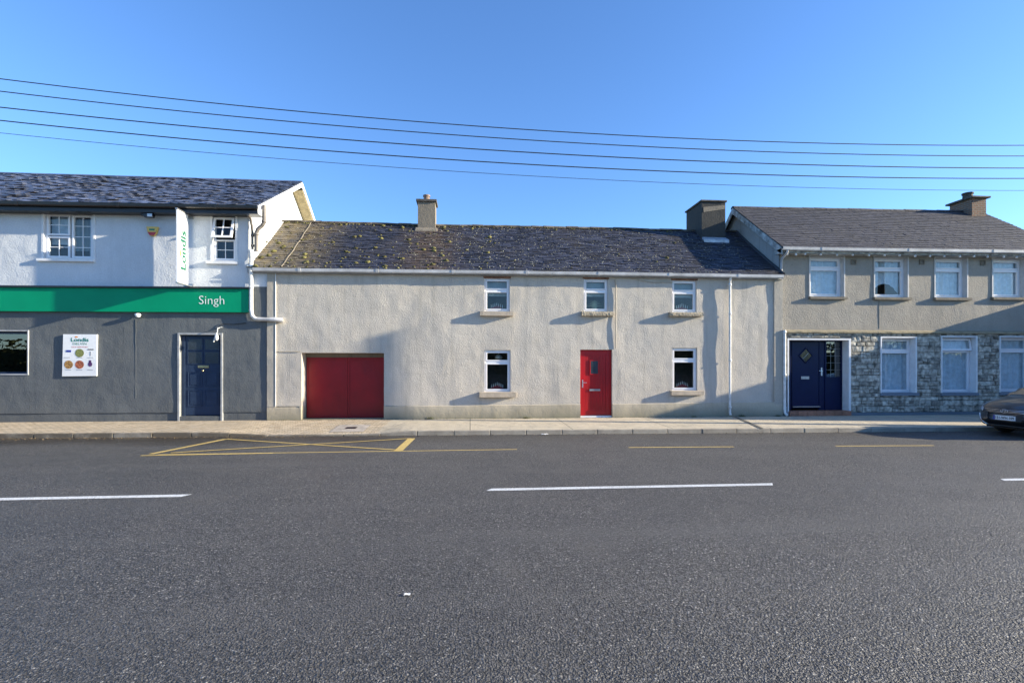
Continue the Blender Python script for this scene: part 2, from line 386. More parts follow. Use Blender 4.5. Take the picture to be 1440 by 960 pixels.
o = mixc(t, rng(t, noi(t, p, 4, 4, 0.6), 0.5, 0.7, 0, 0.4), o, (0.50, 0.44, 0.35))
o = mixc(t, mth(t, 'MULTIPLY', rng(t, noi(t, pos(t, (4, 12, 1)), 1.0, 4, 0.7), 0.57, 0.66), rng(t, sx.outputs[0], -1.5, -3.0, 0.15, 0.8)), o, (0.16, 0.11, 0.065))
t.links.new(o, b.inputs['Base Color']); b.inputs['Roughness'].default_value = 0.85
bump(t, b, [(bk.outputs['Fac'], -0.004), (noi(t, p, 3, 3), 0.02), (noi(t, p, 50, 3), 0.006)]); M['paving'] = m
m, t, b = newmat('kerb_concrete'); p = pos(t); sx = t.nodes.new('ShaderNodeSeparateXYZ'); t.links.new(p, sx.inputs[0])
o = mixc(t, rng(t, noi(t, p, 3, 5, 0.6), 0.3, 0.7), (0.26, 0.23, 0.19), (0.44, 0.40, 0.33))
o = mixc(t, mth(t, 'MULTIPLY', rng(t, noi(t, p, 1.3, 5, 0.6), 0.3, 0.5), rng(t, sx.outputs[0], -1.0, -5.0, 0.25, 0.9)), o, (0.10, 0.08, 0.055))
t.links.new(o, b.inputs['Base Color']); b.inputs['Roughness'].default_value = 0.85; bump(t, b, [(noi(t, p, 30, 3), 0.006)]); M['kerb'] = m
def linepaint(name, col):
    m, t, b = newmat(name); p = pos(t)
    o = mixc(t, rng(t, noi(t, p, 40, 4, 0.7), 0.52, 0.68, 0, 0.75), col, (0.07, 0.07, 0.07))
    o = mixc(t, rng(t, noi(t, p, 2.2, 4, 0.7), 0.45, 0.75, 0, 0.4), o, tuple(x*0.5 for x in col))
    t.links.new(o, b.inputs['Base Color']); b.inputs['Roughness'].default_value = 0.6
    bump(t, b, [(noi(t, p, 40, 4), 0.008)]); return m
M['whiteline'] = linepaint('white_road_paint', (0.72, 0.72, 0.70))
M['yellowline'] = linepaint('yellow_road_paint', (0.68, 0.48, 0.15))
M['field'] = simple('field_grass', (0.07, 0.09, 0.035), 0.95, var=0.4, scale=0.3)
M['leaf'] = simple('leaves', (0.06, 0.075, 0.03), 0.8, island=0.5)
M['bark'] = simple('bark', (0.10, 0.08, 0.06), 0.95, var=0.3, scale=8)

# ------------------------------------------------------------ ground, road, pavement
def yk(x):
    x = max(-30, min(30, x)); return -2.68-0.024*(x-1.26)
XD0, XD1 = ax(325, -2.6), ax(548, -2.6)
def kh(x):
    def ss(a): a = max(0, min(1, a)); return a*a*(3-2*a)
    d = ss((x-XD0+0.5)/1.0)*ss((XD1+0.5-x)/1.0)
    return -0.045-0.075*d
g = MB(); g.face([(-700, -700, -0.4), (700, -700, -0.4), (700, 700, -0.4), (-700, 700, -0.4)]); g.build('ground', M['field'], kind='structure', keep=True)
g = MB(); rows = []
for y in [-16.6, -12, -8, -5, -3.4, 0.2]:
    rows.append([(x, y, ROADZ) for x in range(-200, 201, 20)])
g.grid(rows); g.build('road', M['asphalt'], kind='structure', keep=True)
g = MB()
xs = [-200, -60]+[-30+0.25*i for i in range(0, 241)]+[60, 200]
rows = []
for k in range(9):
    s = k/8.0
    rows.append([(x, (yk(x)+0.13)*(1-s)+0.28*s, (kh(x)*(1-s)**1.6+0.0*s) if s < 1 else 0.0) for x in xs])
g.grid(rows); g.grid([[(x, yk(x)+0.13, -0.2) for x in xs], [(x, yk(x)+0.13, kh(x)) for x in xs]])
g.build('pavement', M['paving'], kind='structure', keep=True)
g = MB(); x = -40.0
while x < 40:
    x1 = x+0.9; a, bb = x+0.006, x1-0.006; j = random.uniform(-0.004, 0.004)
    za, zb = kh(a)+0.003, kh(bb)+0.003; ya, yb = yk(a)+j, yk(bb)+j
    g.hexa([(a, ya, -0.25), (bb, yb, -0.25), (bb, yb+0.127, -0.25), (a, ya+0.127, -0.25), (a, ya+0.012, za), (bb, yb+0.012, zb), (bb, yb+0.127, zb), (a, ya+0.127, za)])
    x = x1
g.build('kerb', M['kerb'], kind='structure', bevel=0.012, keep=True)
g = MB(); g.box(-200, 200, -19.4, -16.5, -0.39, -0.03); g.build('far_pavement', M['kerb'], kind='structure', keep=True)

def strip(mb, a, b_, wd, z, n=1):
    a = Vector((a[0], a[1])); b_ = Vector((b_[0], b_[1])); d = (b_-a).normalized(); q = Vector((-d.y, d.x))*wd/2
    mb.face([(a-q).to_3d()+Vector((0, 0, z)), (b_-q).to_3d()+Vector((0, 0, z)), (b_+q).to_3d()+Vector((0, 0, z)), (a+q).to_3d()+Vector((0, 0, z))])
g = MB()
for pa, pb in ((-150, 263), (683, 1087), (1406, 1800)):
    xa = onroad(max(pa, -150), 690)[0]
    Yl = -8.43
    xa, xb = ax(pa, Yl), ax(pb, Yl)
    if pb > 1700: xb = xa+3.8
    if pa < 0: xa = xb-3.8
    g.face([(xa, Yl-0.065, ROADZ+0.004), (xb-0.04, Yl-0.065, ROADZ+0.004), (xb+0.03, Yl+0.065, ROADZ+0.004), (xa+0.08, Yl+0.065, ROADZ+0.004)])
g.build('centre_line_marking', M['whiteline'], kind='structure', keep=True)
g = MB(); OR = onroad
Z4 = ROADZ+0.003; Z8 = ROADZ+0.0055; Z12 = ROADZ+0.0055
strip(g, OR(198, 640.6), OR(384, 637.2), 0.07, Z8); strip(g, OR(222, 639), OR(727, 631.7), 0.06, Z4)
strip(g, OR(884, 629), OR(1032, 628), 0.07, Z4); strip(g, OR(1175, 627), OR(1313, 626.3), 0.07, Z4)
g.build('parking_line_marking', M['yellowline'], kind='structure', keep=True)
g = MB()
strip(g, OR(212, 638.4), OR(318, 617.2), 0.12, Z12); strip(g, OR(579, 616.3), OR(560, 633.8), 0.17, Z12)
strip(g, OR(318, 617.4), OR(559, 632.8), 0.075, Z4+0.005); strip(g, OR(578, 616.6), OR(240, 637.0), 0.075, Z12+0.005)
g.build('loading_box_marking', M['yellowline'], kind='structure', keep=True)
# dark repair seam along the footway, gully channel, small inspection cover
g = MB()
def pv(px, py): return onroad(px, py, -0.015)
def pz(x, y):
    s = (y-(yk(x)+0.13))/(0.28-(yk(x)+0.13)); s = max(0, min(1, s)); return kh(x)*(1-s)**1.6
M['tar'] = simple('bitumen_seam', (0.13, 0.12, 0.10), 0.8, var=0.3, scale=10)
g = MB(); a = pv(1033, 586.5); b_ = pv(1072, 601)
for i in range(8):
    p0 = (a[0]+(b_[0]-a[0])*i/8, a[1]+(b_[1]-a[1])*i/8); p1 = (a[0]+(b_[0]-a[0])*(i+1)/8, a[1]+(b_[1]-a[1])*(i+1)/8)
    g.face([(p0[0]-0.05, p0[1], pz(*p0)+0.010), (p1[0]-0.05, p1[1], pz(*p1)+0.010), (p1[0]+0.05, p1[1], pz(*p1)+0.010), (p0[0]+0.05, p0[1], pz(*p0)+0.010)])
g.build('pavement_channel', M['tar'], kind='structure', keep=True)
cx, cy = pv(494, 599); g = MB()
z0 = pz(cx, cy)+0.006
g_ = g
for i in range(8):
    ya, yb = cy-.55+1.1*i/8, cy-.55+1.1*(i+1)/8
    g.face([(cx-.42, ya, pz(cx-.42, ya)+.008), (cx+.42, ya, pz(cx+.42, ya)+.008), (cx+.42, yb, pz(cx+.42, yb)+.008), (cx-.42, yb, pz(cx-.42, yb)+.008)], 1)
g.face([(cx-.14, cy-.12, pz(cx, cy-.12)+.013), (cx+.14, cy-.12, pz(cx, cy-.12)+.013), (cx+.14, cy+.12, pz(cx, cy+.12)+.013), (cx-.14, cy+.12, pz(cx, cy+.12)+.013)], 0)
g.build('inspection_cover', [M['black'], simple('cover_surround', (0.42, 0.37, 0.32), 0.8, var=0.2)], label='small dark inspection cover in a pale concrete surround on the pavement before the garage', cat='manhole cover')

# ------------------------------------------------------------ walls with openings
def disp(x, z, amp, seed):
    return amp*(noise.noise(Vector((x*0.9, z*0.9, seed)))+0.5*noise.noise(Vector((x*3.1, z*3.1, seed+5))))
def wall(mb, x0, x1, z0, z1, ops, Y=0.0, amp=0.012, seed=0, step=0.15, room=True):
    """ops: (xa,xb,za,zb,depth).  z1 may be a function of x."""
    top = z1 if callable(z1) else (lambda x: z1)
    xs = set([x0, x1]); zs = set([0.0, 1.0])
    n = int((x1-x0)/step)
    for i in range(1, n): xs.add(x0+(x1-x0)*i/n)
    for o in ops: xs.add(o[0]); xs.add(o[1])
    xs = sorted(xs); xs = [x for i, x in enumerate(xs) if i == 0 or x-xs[i-1] > 1e-4]
    zt = min(top(x0), top(x1)); zl = [z0, zt]
    for i in range(1, int((zt-z0)/step)): zl.append(z0+(zt-z0)*i/int((zt-z0)/step))
    for o in ops: zl += [o[2], o[3]]
    zl = sorted(zl); zl = [z for i, z in enumerate(zl) if i == 0 or z-zl[i-1] > 1e-4]
    def P(x, z, last=False):
        zz = top(x) if last else z
        return (x, Y-disp(x, zz, amp, seed), zz)
    for i in range(len(xs)-1):
        for j in range(len(zl)-1):
            cx_, cz_ = (xs[i]+xs[i+1])/2, (zl[j]+zl[j+1])/2
            if any(o[0] < cx_ < o[1] and o[2] < cz_ < o[3] for o in ops): continue
            L = j == len(zl)-2
            mb.face([P(xs[i], zl[j]), P(xs[i+1], zl[j]), P(xs[i+1], zl[j+1], L), P(xs[i], zl[j+1], L)])
    for (xa, xb, za, zb, dp) in ops:
        ys = Y+dp
        xx = [x for x in xs if xa-1e-5 <= x <= xb+1e-5]; zz = [z for z in zl if za-1e-5 <= z <= zb+1e-5]
        for a, b_ in zip(xx, xx[1:]):
            mb.face([P(a, zb), P(b_, zb), (b_, ys, zb), (a, ys, zb)])
            if za > z0+1e-4: mb.face([P(b_, za), P(a, za), (a, ys, za), (b_, ys, za)])
        for a, b_ in zip(zz, zz[1:]):
            mb.face([P(xa, a), P(xa, b_), (xa, ys, b_), (xa, ys, a)]); mb.face([P(xb, b_), P(xb, a), (xb, ys, a), (xb, ys, b_)])
        if room:
            e = 0.25; X0, X1, Z0, Z1 = xa-e, xb+e, max(za-e, 0.01), zb+e; yb = ys+0.9
            mb.face([(X0, yb, Z0), (X1, yb, Z0), (X1, yb, Z1), (X0, yb, Z1)], 1)
            mb.face([(X0, ys, Z0), (X0, yb, Z0), (X0, yb, Z1), (X0, ys, Z1)], 1); mb.face([(X1, ys, Z0), (X1, yb, Z0), (X1, yb, Z1), (X1, ys, Z1)], 1)
            mb.face([(X0, ys, Z1), (X0, yb, Z1), (X1, yb, Z1), (X1, ys, Z1)], 1); mb.face([(X0, ys, Z0), (X0, yb, Z0), (X1, yb, Z0), (X1, ys, Z0)], 1)

def px_rect(x0, x1, y0, y1, Y=0.0):
    """pixel rectangle on plane Y -> xa,xb,za,zb"""
    xm = (x0+x1)/2.0
    return ax(x0, Y), ax(x1, Y), az(xm, y1, Y), az(xm, y0, Y)

def frame_ring(mb, xa, xb, za, zb, y0, y1, w_, wb=None, m=0):
    wb = wb or w_
    mb.box(xa, xa+w_, y0, y1, za, zb, m); mb.box(xb-w_, xb, y0, y1, za, zb, m)
    mb.box(xa+w_, xb-w_, y0+0.002, y1, za, za+wb, m); mb.box(xa+w_, xb-w_, y0+0.002, y1, zb-w_, zb, m)

def window(parent, r, depth, split, Y=0.0, fw=0.055, top_in=0.0, sash_open=0.0, sill=None, sillmat='sill', curtain='room', glassm='glass', rubsill=False, blind_drop=0.35):
    """casement: top light over one pane, split = fraction of the height taken by the top light"""
    xa, xb, za, zb = r; y0 = Y+depth-0.07; y1 = Y+depth
    f = MB(); frame_ring(f, xa, xb, za, zb, y0, y1, fw)
    zt = zb-(zb-za)*split; f.box(xa+fw, xb-fw, y0+0.004, y1, zt-0.03, zt+0.03)
    # inner sash beads
    for a, c in ((zt+0.03, zb-fw), (za+fw, zt-0.03)):
        if sash_open and a > za+fw+0.01: continue
        frame_ring(f, xa+fw, xb-fw, a, c, y0-0.014, y1-0.005, 0.038)
    wob = f.build('window', M['upvc'], parent, bevel=0.006)
    p = MB()
    p.box(xa+fw+0.03, xb-fw-0.03, y0+0.03, y0+0.036, za+fw+0.03, zt-0.05)
    if not sash_open: p.box(xa+fw+0.03, xb-fw-0.03, y0+0.03, y0+0.036, zt+0.06, zb-fw-0.03)
    p.build('pane', M[glassm], wob)
    if sash_open:   # top-hung vent standing open
        s = MB(); a = sash_open; h = zb-fw-zt-0.03; X0, X1 = xa+fw-0.02, xb-fw+0.02
        def q(x, d, t_): return (x, y0-0.005-math.sin(a)*d-t_*math.cos(a), zb-fw+0.01-math.cos(a)*d+t_*0)
        for (xx0, xx1, d0, d1, mm) in ((X0, X0+0.05, 0, h+0.04, 0), (X1-0.05, X1, 0, h+0.04, 0), (X0+0.05, X1-0.05, 0, 0.05, 0), (X0+0.05, X1-0.05, h-0.01, h+0.04, 0), (X0+0.05, X1-0.05, 0.05, h-0.01, 1)):
            th = 0.045 if mm == 0 else 0.012
            s.hexa([q(xx0, d1, th), q(xx1, d1, th), q(xx1, d1, 0), q(xx0, d1, 0), q(xx0, d0, th), q(xx1, d0, th), q(xx1, d0, 0), q(xx0, d0, 0)], mm)
        s.build('open_vent', [M['upvc'], M[glassm]], wob)
    if sill:
        sx0, sx1, sz0, sz1, sp = sill; s = MB()
        if rubsill:
            n_ = 26
            rows = []
            for i in range(n_+1):
                x = sx0+(sx1-sx0)*i/n_; row = []
                for k, (yy, zz) in enumerate(((Y+depth-0.01, sz1+0.01), (Y-sp, sz1), (Y-sp-0.01, (sz0+sz1)/2), (Y-sp, sz0), (Y+0.02, sz0))):
                    j = 0.016*noise.noise(Vector((x*23, k*7.1, 3)))
                    row.append((x, yy-abs(j) if 0 < k < 4 else yy, zz+j*(0.9 if k < 4 else 0)))
                rows.append(row)
            s.grid(rows); s.face(rows[0][::-1]); s.face(rows[-1])
        else:
            s.prism([(Y+depth-0.01, sz0), (Y-sp, sz0), (Y-sp, sz1-0.008), (Y+depth-0.01, sz1+0.012)][::-1], sx0, sx1)
        s.build('sill', M[sillmat], wob, bevel=0 if rubsill else 0.006)
    if curtain == 'blind':
        s = MB(); s.box(xa+fw, xb-fw, y1+0.05, y1+0.056, zb-(zb-za)*blind_drop, zb-0.02); s.build('blind', M['blind'], wob)
    elif curtain == 'net':
        s = MB(); n_ = 40; rows = [[], []]
        for i in range(n_+1):
            x = xa+0.02+(xb-xa-0.04)*i/n_; yy = y1+0.05+0.02*math.sin(i*0.9)+0.014*math.sin(i*0.37+xa)
            rows[0].append((x, yy, za+0.03)); rows[1].append((x, yy*1.0, zb-0.02))
        s.grid(rows); s.build('curtain', M['curtain'], wob, smooth=True)
    elif curtain == 'swag':
        s = MB(); n_ = 40; rows = [[], []]
        for i in range(n_+1):
            q_ = i/n_; x = xa+0.02+(xb-xa-0.04)*q_; yy = y1+0.07+0.015*math.sin(i*1.15)
            dip = (zb-za)*(0.12+0.42*abs(2*q_-1)**2.2)
            rows[0].append((x, yy, za+(zb-za)*0.42-dip*0.8+0.06)); rows[1].append((x, yy, zb-0.02))
        s.grid(rows); s.build('curtain', M['curtain'], wob, smooth=True)
    return wob

# ------------------------------------------------------------ slated roof slope
def slates(mb, P, x0, x1, s_len, row, wid, lift=0.012, tilt=0.01, thick=0.007, seed=1, miss=0.0, wob=0.0, m=0):
    """P(x,s)->Vector on the slope (s metres up from the eave), normal from finite differences"""
    rnd = random.Random(seed); n = int(s_len/row)+1
    for i in range(n):
        s0 = i*row-0.03; s1 = min(s0+row*1.75, s_len)
        x = x0-(wid*0.5 if i % 2 else 0)-rnd.uniform(0, 0.02)
        while x < x1:
            a, b_ = max(x+0.002, x0), min(x+wid-0.002, x1); x += wid
            if b_-a < 0.02 or rnd.random() < miss: continue
            l0 = lift+rnd.gauss(0, tilt*0.5); l1 = lift+rnd.gauss(0, tilt*0.5)
            l0 = max(l0, 0.006); l1 = max(l1, 0.006); ds = rnd.gauss(0, row*0.05)+wob*noise.noise(Vector((a*0.8, i*0.6, seed)))
            N = (P(a+0.1, s0)-P(a, s0)).cross(P(a, s0+0.1)-P(a, s0)).normalized()
            if N.z < 0: N = -N
            A, B = P(a, s0+ds), P(b_, s0+ds+rnd.gauss(0, row*0.03)); Cc, D = P(b_, s1), P(a, s1)
            mb.hexa([A+N*l0, B+N*l1, Cc+N*0.004, D+N*0.004, A+N*(l0+thick), B+N*(l1+thick), Cc+N*(0.004+thick*.5), D+N*(0.004+thick*.5)], m)

def interp(pts):
    def f(x):
        if x <= pts[0][0]: a, b_ = pts[0], pts[1]
        elif x >= pts[-1][0]: a, b_ = pts[-2], pts[-1]
        else:
            for a, b_ in zip(pts, pts[1:]):
                if a[0] <= x <= b_[0]: break
        return a[1]+(b_[1]-a[1])*(x-a[0])/(b_[0]-a[0])
    return f

def gutter(parent, zf, x0, x1, Y, r=0.055, mat='gutterc', name='gutter', joints=2.6):
    g_ = MB(); n_ = max(2, int((x1-x0)/0.5))
    prof = [(0, 0.03), (-0.004, -0.03), (-0.03, -0.065), (-0.075, -0.078), (-0.105, -0.05), (-0.115, 0.03), (-0.105, 0.032), (-0.098, -0.03), (-0.07, -0.06), (-0.03, -0.05), (-0.012, 0.02)]
    rows = []
    for i in range(n_+1):
        x = x0+(x1-x0)*i/n_; z = zf(x)+0.006*noise.noise(Vector((x*0.7, 2, 3)))
        rows.append([(x, Y+a, z+b_) for a, b_ in prof])
    g_.grid(rows, 0, True); g_.face(rows[0][::-1]); g_.face(rows[-1])
    x = x0+1.3
    while x < x1-0.3:
        z = zf(x); g_.prism([(Y+0.0, z+0.034), (Y-0.005, z-0.04), (Y-0.03, z-0.074), (Y-0.077, z-0.088), (Y-0.113, z-0.056), (Y-0.124, z+0.034)], x-0.04, x+0.04); x += joints
    return g_.build(name, M[mat], parent)

# ============================================================ SHOP
SX0, SXC, SX1 = -24.0, ax(349), ax(376)
shop = empty('shop_building', ((SX0+SX1)/2, 2, 0), 'white and dark grey two storey shop with slate roof and green fascia at left end', 'shop')
EY = -0.33
zE = az(200, 295, EY); zEb = az(352, 300, EY)
zefn = interp([(ax(0, EY), az(0, 283, EY)), (ax(354, EY), az(354, 289, EY))])   # top of gutter line
RUNS = 3.55
zrid = az(415, 256, RUNS); XVG = ax(357, EY)
zband = (az(0, 403, 0)+az(349, 404, 0))/2
zg = az(200, 404)
w1 = px_rect(62, 131, 300, 364); w2 = px_rect(299, 331, 304, 367)
eaveZ = az(200, 293)+0.25
mb = MB(); wall(mb, SX0, SXC, zg-0.1, lambda x: zefn(x)+0.10, [(w1[0], w1[1], w1[2], w1[3], 0.12), (w2[0], w2[1], w2[2], w2[3], 0.14)], 0, 0.006, 3)
mb.build('upper_wall', [M['white'], M['darkroom']], shop)
dr = px_rect(253, 311, 471, 588); lw = px_rect(-60, 38, 466, 526)
mb = MB(); wall(mb, SX0, SX1, 0.24, zg-0.1, [(dr[0], dr[1], 0.24, dr[3], 0.16), (lw[0], lw[1], lw[2], lw[3], 0.16)], 0, 0.010, 4)
mb.build('lower_wall', [M['shopgrey'], M['darkroom']], shop)
mb = MB()
wall(mb, SX0, dr[0], -0.06, 0.24, [], 0.022, 0.006, 5, room=False); mb.face([(dr[0], 0.02, -0.05), (dr[0], 0.2, -0.05), (dr[0], 0.2, 0.24), (dr[0], 0.02, 0.24)]); mb.build('plinth', M['shopgrey'], shop); mb = MB(); wall(mb, dr[1], SX1, -0.06, 0.24, [], 0.022, 0.006, 5, room=False)
mb.face([(dr[1], 0.02, -0.05), (dr[1], 0.2, -0.05), (dr[1], 0.2, 0.24), (dr[1], 0.02, 0.24)])
mb.build('plinth', M['shopgrey'], shop)
# white patch of wall between shop corner and cottage, above the grey band
zp = az(366, 403)
mb = MB(); wall(mb, SXC, SX1, zg-0.1, zp, [], 0, 0.006, 3, room=False); mb.build('corner_wall', M['shopgrey'], shop)
mb = MB(); wall(mb, SXC, SX1, zp, az(366, 376), [], 0, 0.006, 3, room=False); mb.build('corner_wall', M['white'], shop)
# gable wall facing the cottage (white), rear wall and left gable
ridgeY = RUNS; backY = 2*RUNS-EY
mb = MB()
pr = [(0.05, 0), (7.1, 0), (7.1, zEb), (RUNS, zrid-0.12), (0.05, zEb+0.12)]
mb.prism([(y, z) for y, z in pr], SXC-0.25, SXC); mb.prism([(y, z) for y, z in pr], SX0, SX0+0.25); mb.box(SX0, SXC, 6.9, 7.1, 0, zEb)
mb.build('gable_wall', M['white'], shop)
# soffit triangle of the far barge and the tan soffit strip
mb = MB()
def shopP(x, s):
    L = math.hypot(RUNS-EY, zrid-zefn(x)); k = s/L
    return Vector((x, EY+(RUNS-EY)*k, zefn(x)+(zrid-zefn(x))*k))
XO = XVG+0.10
Lr = math.hypot(RUNS-EY, zrid-zefn(0))
mb = MB()
mb.hexa([(SX0, EY, zefn(SX0)-0.05), (XO, EY, zefn(XO)-0.05), (XO, RUNS, zrid-0.05), (SX0, RUNS, zrid-0.05), (SX0, EY, zefn(SX0)-0.003), (XO, EY, zefn(XO)-0.003), (XO, RUNS, zrid-0.003), (SX0, RUNS, zrid-0.003)])
mb.hexa([(SX0, RUNS, zrid-0.05), (XO, RUNS, zrid-0.05), (XO, 7.5, zEb-0.1), (SX0, 7.5, zEb-0.1), (SX0, RUNS, zrid), (XO, RUNS, zrid), (XO, 7.5, zEb-0.05), (SX0, 7.5, zEb-0.05)])
slates(mb, shopP, SX0, XO, Lr, 0.17, 0.26, 0.019, 0.028, 0.009, 11, 0.0, 0.04)
rf = mb.build('roof', M['slateshop'], shop)
mb = MB(); x = SX0
while x < XO:
    z = zrid+0.02+0.012*noise.noise(Vector((x, 1, 1))); x2 = min(x+0.45, XO)
    mb.prism([(RUNS-0.13, z-0.06), (RUNS, z+0.03), (RUNS+0.13, z-0.06), (RUNS, z-0.0)], x, x2-0.008); x = x2
mb.build('ridge_tiles', M['slateshop'], rf)
# barge boards on right verge
mb = MB()
for (ya, za_, yb, zb_) in ((EY, zefn(XO), RUNS, zrid), (RUNS, zrid, 7.5, zEb-0.05)):
    mb.hexa([(XO-0.03, ya, za_-0.17), (XO+0.012, ya, za_-0.17), (XO+0.012, yb, zb_-0.17), (XO-0.03, yb, zb_-0.17), (XO-0.03, ya, za_-0.01), (XO+0.012, ya, za_-0.01), (XO+0.012, yb, zb_-0.01), (XO-0.03, yb, zb_-0.01)])
mb.build('barge_board', M['whitepaint'], shop)
mb = MB(); sl_ = (zEb-.05-zrid)/(7.5-RUNS); zs_ = lambda y, d: zrid+sl_*(y-RUNS)-d
ya, yb = RUNS+.12, 7.4; mb.hexa([(SXC+.001, ya, zs_(ya, .20)), (XO-.031, ya, zs_(ya, .20)), (XO-.031, yb, zs_(yb, .20)), (SXC+.001, yb, zs_(yb, .20)), (SXC+.001, ya, zs_(ya, .17)), (XO-.031, ya, zs_(ya, .17)), (XO-.031, yb, zs_(yb, .17)), (SXC+.001, yb, zs_(yb, .17))])
mb.build('verge_soffit', M['bargetan'], shop)
# fascia + soffit + gutter (black)
mb = MB(); n_ = 12
for i in range(n_):
    xa, xb = SX0+(XO-SX0)*i/n_, SX0+(XO-SX0)*(i+1)/n_
    za_, zb_ = zefn(xa), zefn(xb)
    mb.hexa([(xa, EY, za_-0.24), (xb, EY, zb_-0.24), (xb, EY+0.03, zb_-0.24), (xa, EY+0.03, za_-0.24), (xa, EY, za_-0.01), (xb, EY, zb_-0.01), (xb, EY+0.03, zb_-0.01), (xa, EY+0.03, za_-0.01)])
    mb.hexa([(xa, EY+0.03, za_-0.235), (xb, EY+0.03, zb_-0.235), (xb, 0.03, zb_-0.235), (xa, 0.03, za_-0.235), (xa, EY+0.03, za_-0.215), (xb, EY+0.03, zb_-0.215), (xb, 0.03, zb_-0.215), (xa, 0.03, za_-0.215)])
mb.build('fascia_board', M['black'], shop)
gutter(shop, lambda x: zefn(x)-0.05, SX0, XO+0.02, EY-0.003, mat='black')
# shop upper windows
def grid_window(parent, r, depth, cols, Y=0.0, sill=None, surround=0.06):
    xa, xb, za, zb = r; y0 = Y+depth-0.06; y1 = Y+depth
    f = MB(); frame_ring(f, xa, xb, za, zb, y0, y1, 0.045)
    panes = MB()
    for (fa, fb, fc, fd, nx, nz) in cols:
        a = xa+(xb-xa)*fa; b_ = xa+(xb-xa)*fb; c = za+(zb-za)*fc; d = za+(zb-za)*fd
        frame_ring(f, a, b_, c, d, y0-0.02, y1-0.01, 0.05)
        for i in range(1, nx):
            x = a+(b_-a)*i/nx; f.box(x-0.01, x+0.01, y0+0.005, y0+0.02, c+0.05, d-0.05)
        for i in range(1, nz):
            z = c+(d-c)*i/nz; f.box(a+0.05, b_-0.05, y0+0.004, y0+0.021, z-0.01, z+0.01)
        panes.box(a+0.04, b_-0.04, y0+0.025, y0+0.03, c+0.04, d-0.04)
    wo = f.build('window', M['upvc'], parent, bevel=0.004); panes.build('pane', M['glass'], wo)
    s = MB(); frame_ring(s, xa-surround, xb+surround, za, zb+surround, Y-0.02, Y+0.015, surround-0.004, 0.001); s.build('surround', M['whitepaint'], wo)
    if sill:
        s = MB(); s.prism([(y1, sill[2]), (Y-0.08, sill[2]), (Y-0.08, sill[3]-0.01), (y1, sill[3]+0.01)][::-1], sill[0], sill[1]); s.build('sill', M['whitepaint'], wo, bevel=0.005)
    return wo
s1 = px_rect(54, 134, 364, 368); s2 = px_rect(291, 335, 367, 371.5)
wo = grid_window(shop, w1, 0.12, [(0.03, 0.50, 0.52, 0.98, 2, 2), (0.03, 0.50, 0.03, 0.50, 2, 2), (0.54, 0.97, 0.03, 0.97, 2, 4)], sill=s1)
cu_ = MB(); cu_.box(w1[0]+0.02, w1[0]+(w1[1]-w1[0])*.42, 0.25, 0.26, w1[2]+.45, w1[3]-.02); cu_.box(w1[0]+(w1[1]-w1[0])*.8, w1[1]-.02, 0.25, 0.26, w1[2], w1[3]-.02); cu_.build('curtain', M['curtain'], wo)
cu_ = MB(); cu_.grid([[(w1[0]+.45+(w1[1]-w1[0]-.75)*k/20, .35+.02*math.sin(k*1.3), z) for k in range(21)] for z in (w1[2]+.3, w1[3])]); cu_.build('curtain', M['blind'], wo)
wo = grid_window(shop, w2, 0.14, [(0.04, 0.96, 0.03, 0.49, 2, 2)], sill=s2)
vt = MB(); xa, xb, za, zb = w2; H_ = (zb-za)*0.49; a_ = R(16); y0 = 0.05
def q2(x, d, t_): return (x, y0-math.sin(a_)*d-t_, zb-0.04-math.cos(a_)*d)
XA, XB = xa+0.03, xb-0.03
for (xx0, xx1, d0, d1, th) in ((XA, XA+0.06, 0, H_, 0.045), (XB-0.06, XB, 0, H_, 0.045), (XA+0.06, XB-0.06, 0, 0.06, 0.045), (XA+0.06, XB-0.06, H_-0.06, H_, 0.045), ((XA+XB)/2-0.012, (XA+XB)/2+0.012, 0.06, H_-0.06, 0.04), (XA+0.06, XB-0.06, H_/2-0.012, H_/2+0.012, 0.038)):
    vt.hexa([q2(xx0, d1, th), q2(xx1, d1, th), q2(xx1, d1, 0), q2(xx0, d1, 0), q2(xx0, d0, th), q2(xx1, d0, th), q2(xx1, d0, 0), q2(xx0, d0, 0)], 0)
vt.hexa([q2(XA+.05, H_-.05, .02), q2(XB-.05, H_-.05, .02), q2(XB-.05, H_-.05, .014), q2(XA+.05, H_-.05, .014), q2(XA+.05, .05, .02), q2(XB-.05, .05, .02), q2(XB-.05, .05, .014), q2(XA+.05, .05, .014)], 1)
vt.build('open_vent', [M['upvc'], M['glass']], wo)
# ground floor window at the left edge
xa, xb, za, zb = lw; f = MB(); frame_ring(f, xa, xb, za, zb, 0.08, 0.14, 0.06); f.box(-13.35, -13.29, 0.085, 0.138, za+0.06, zb-0.06)
wo = f.build('window', M['slatedoor'], shop, bevel=0.005); p_ = MB(); p_.box(xa+0.04, xb-0.04, 0.11, 0.116, za+0.04, zb-0.04); p_.build('pane', M['glassd'], wo)
p_ = MB(); frame_ring(p_, xa-0.03, xb+0.05, za-0.02, zb+0.04, -0.022, 0.012, 0.028); p_.build('surround', M['gutterc'], wo)
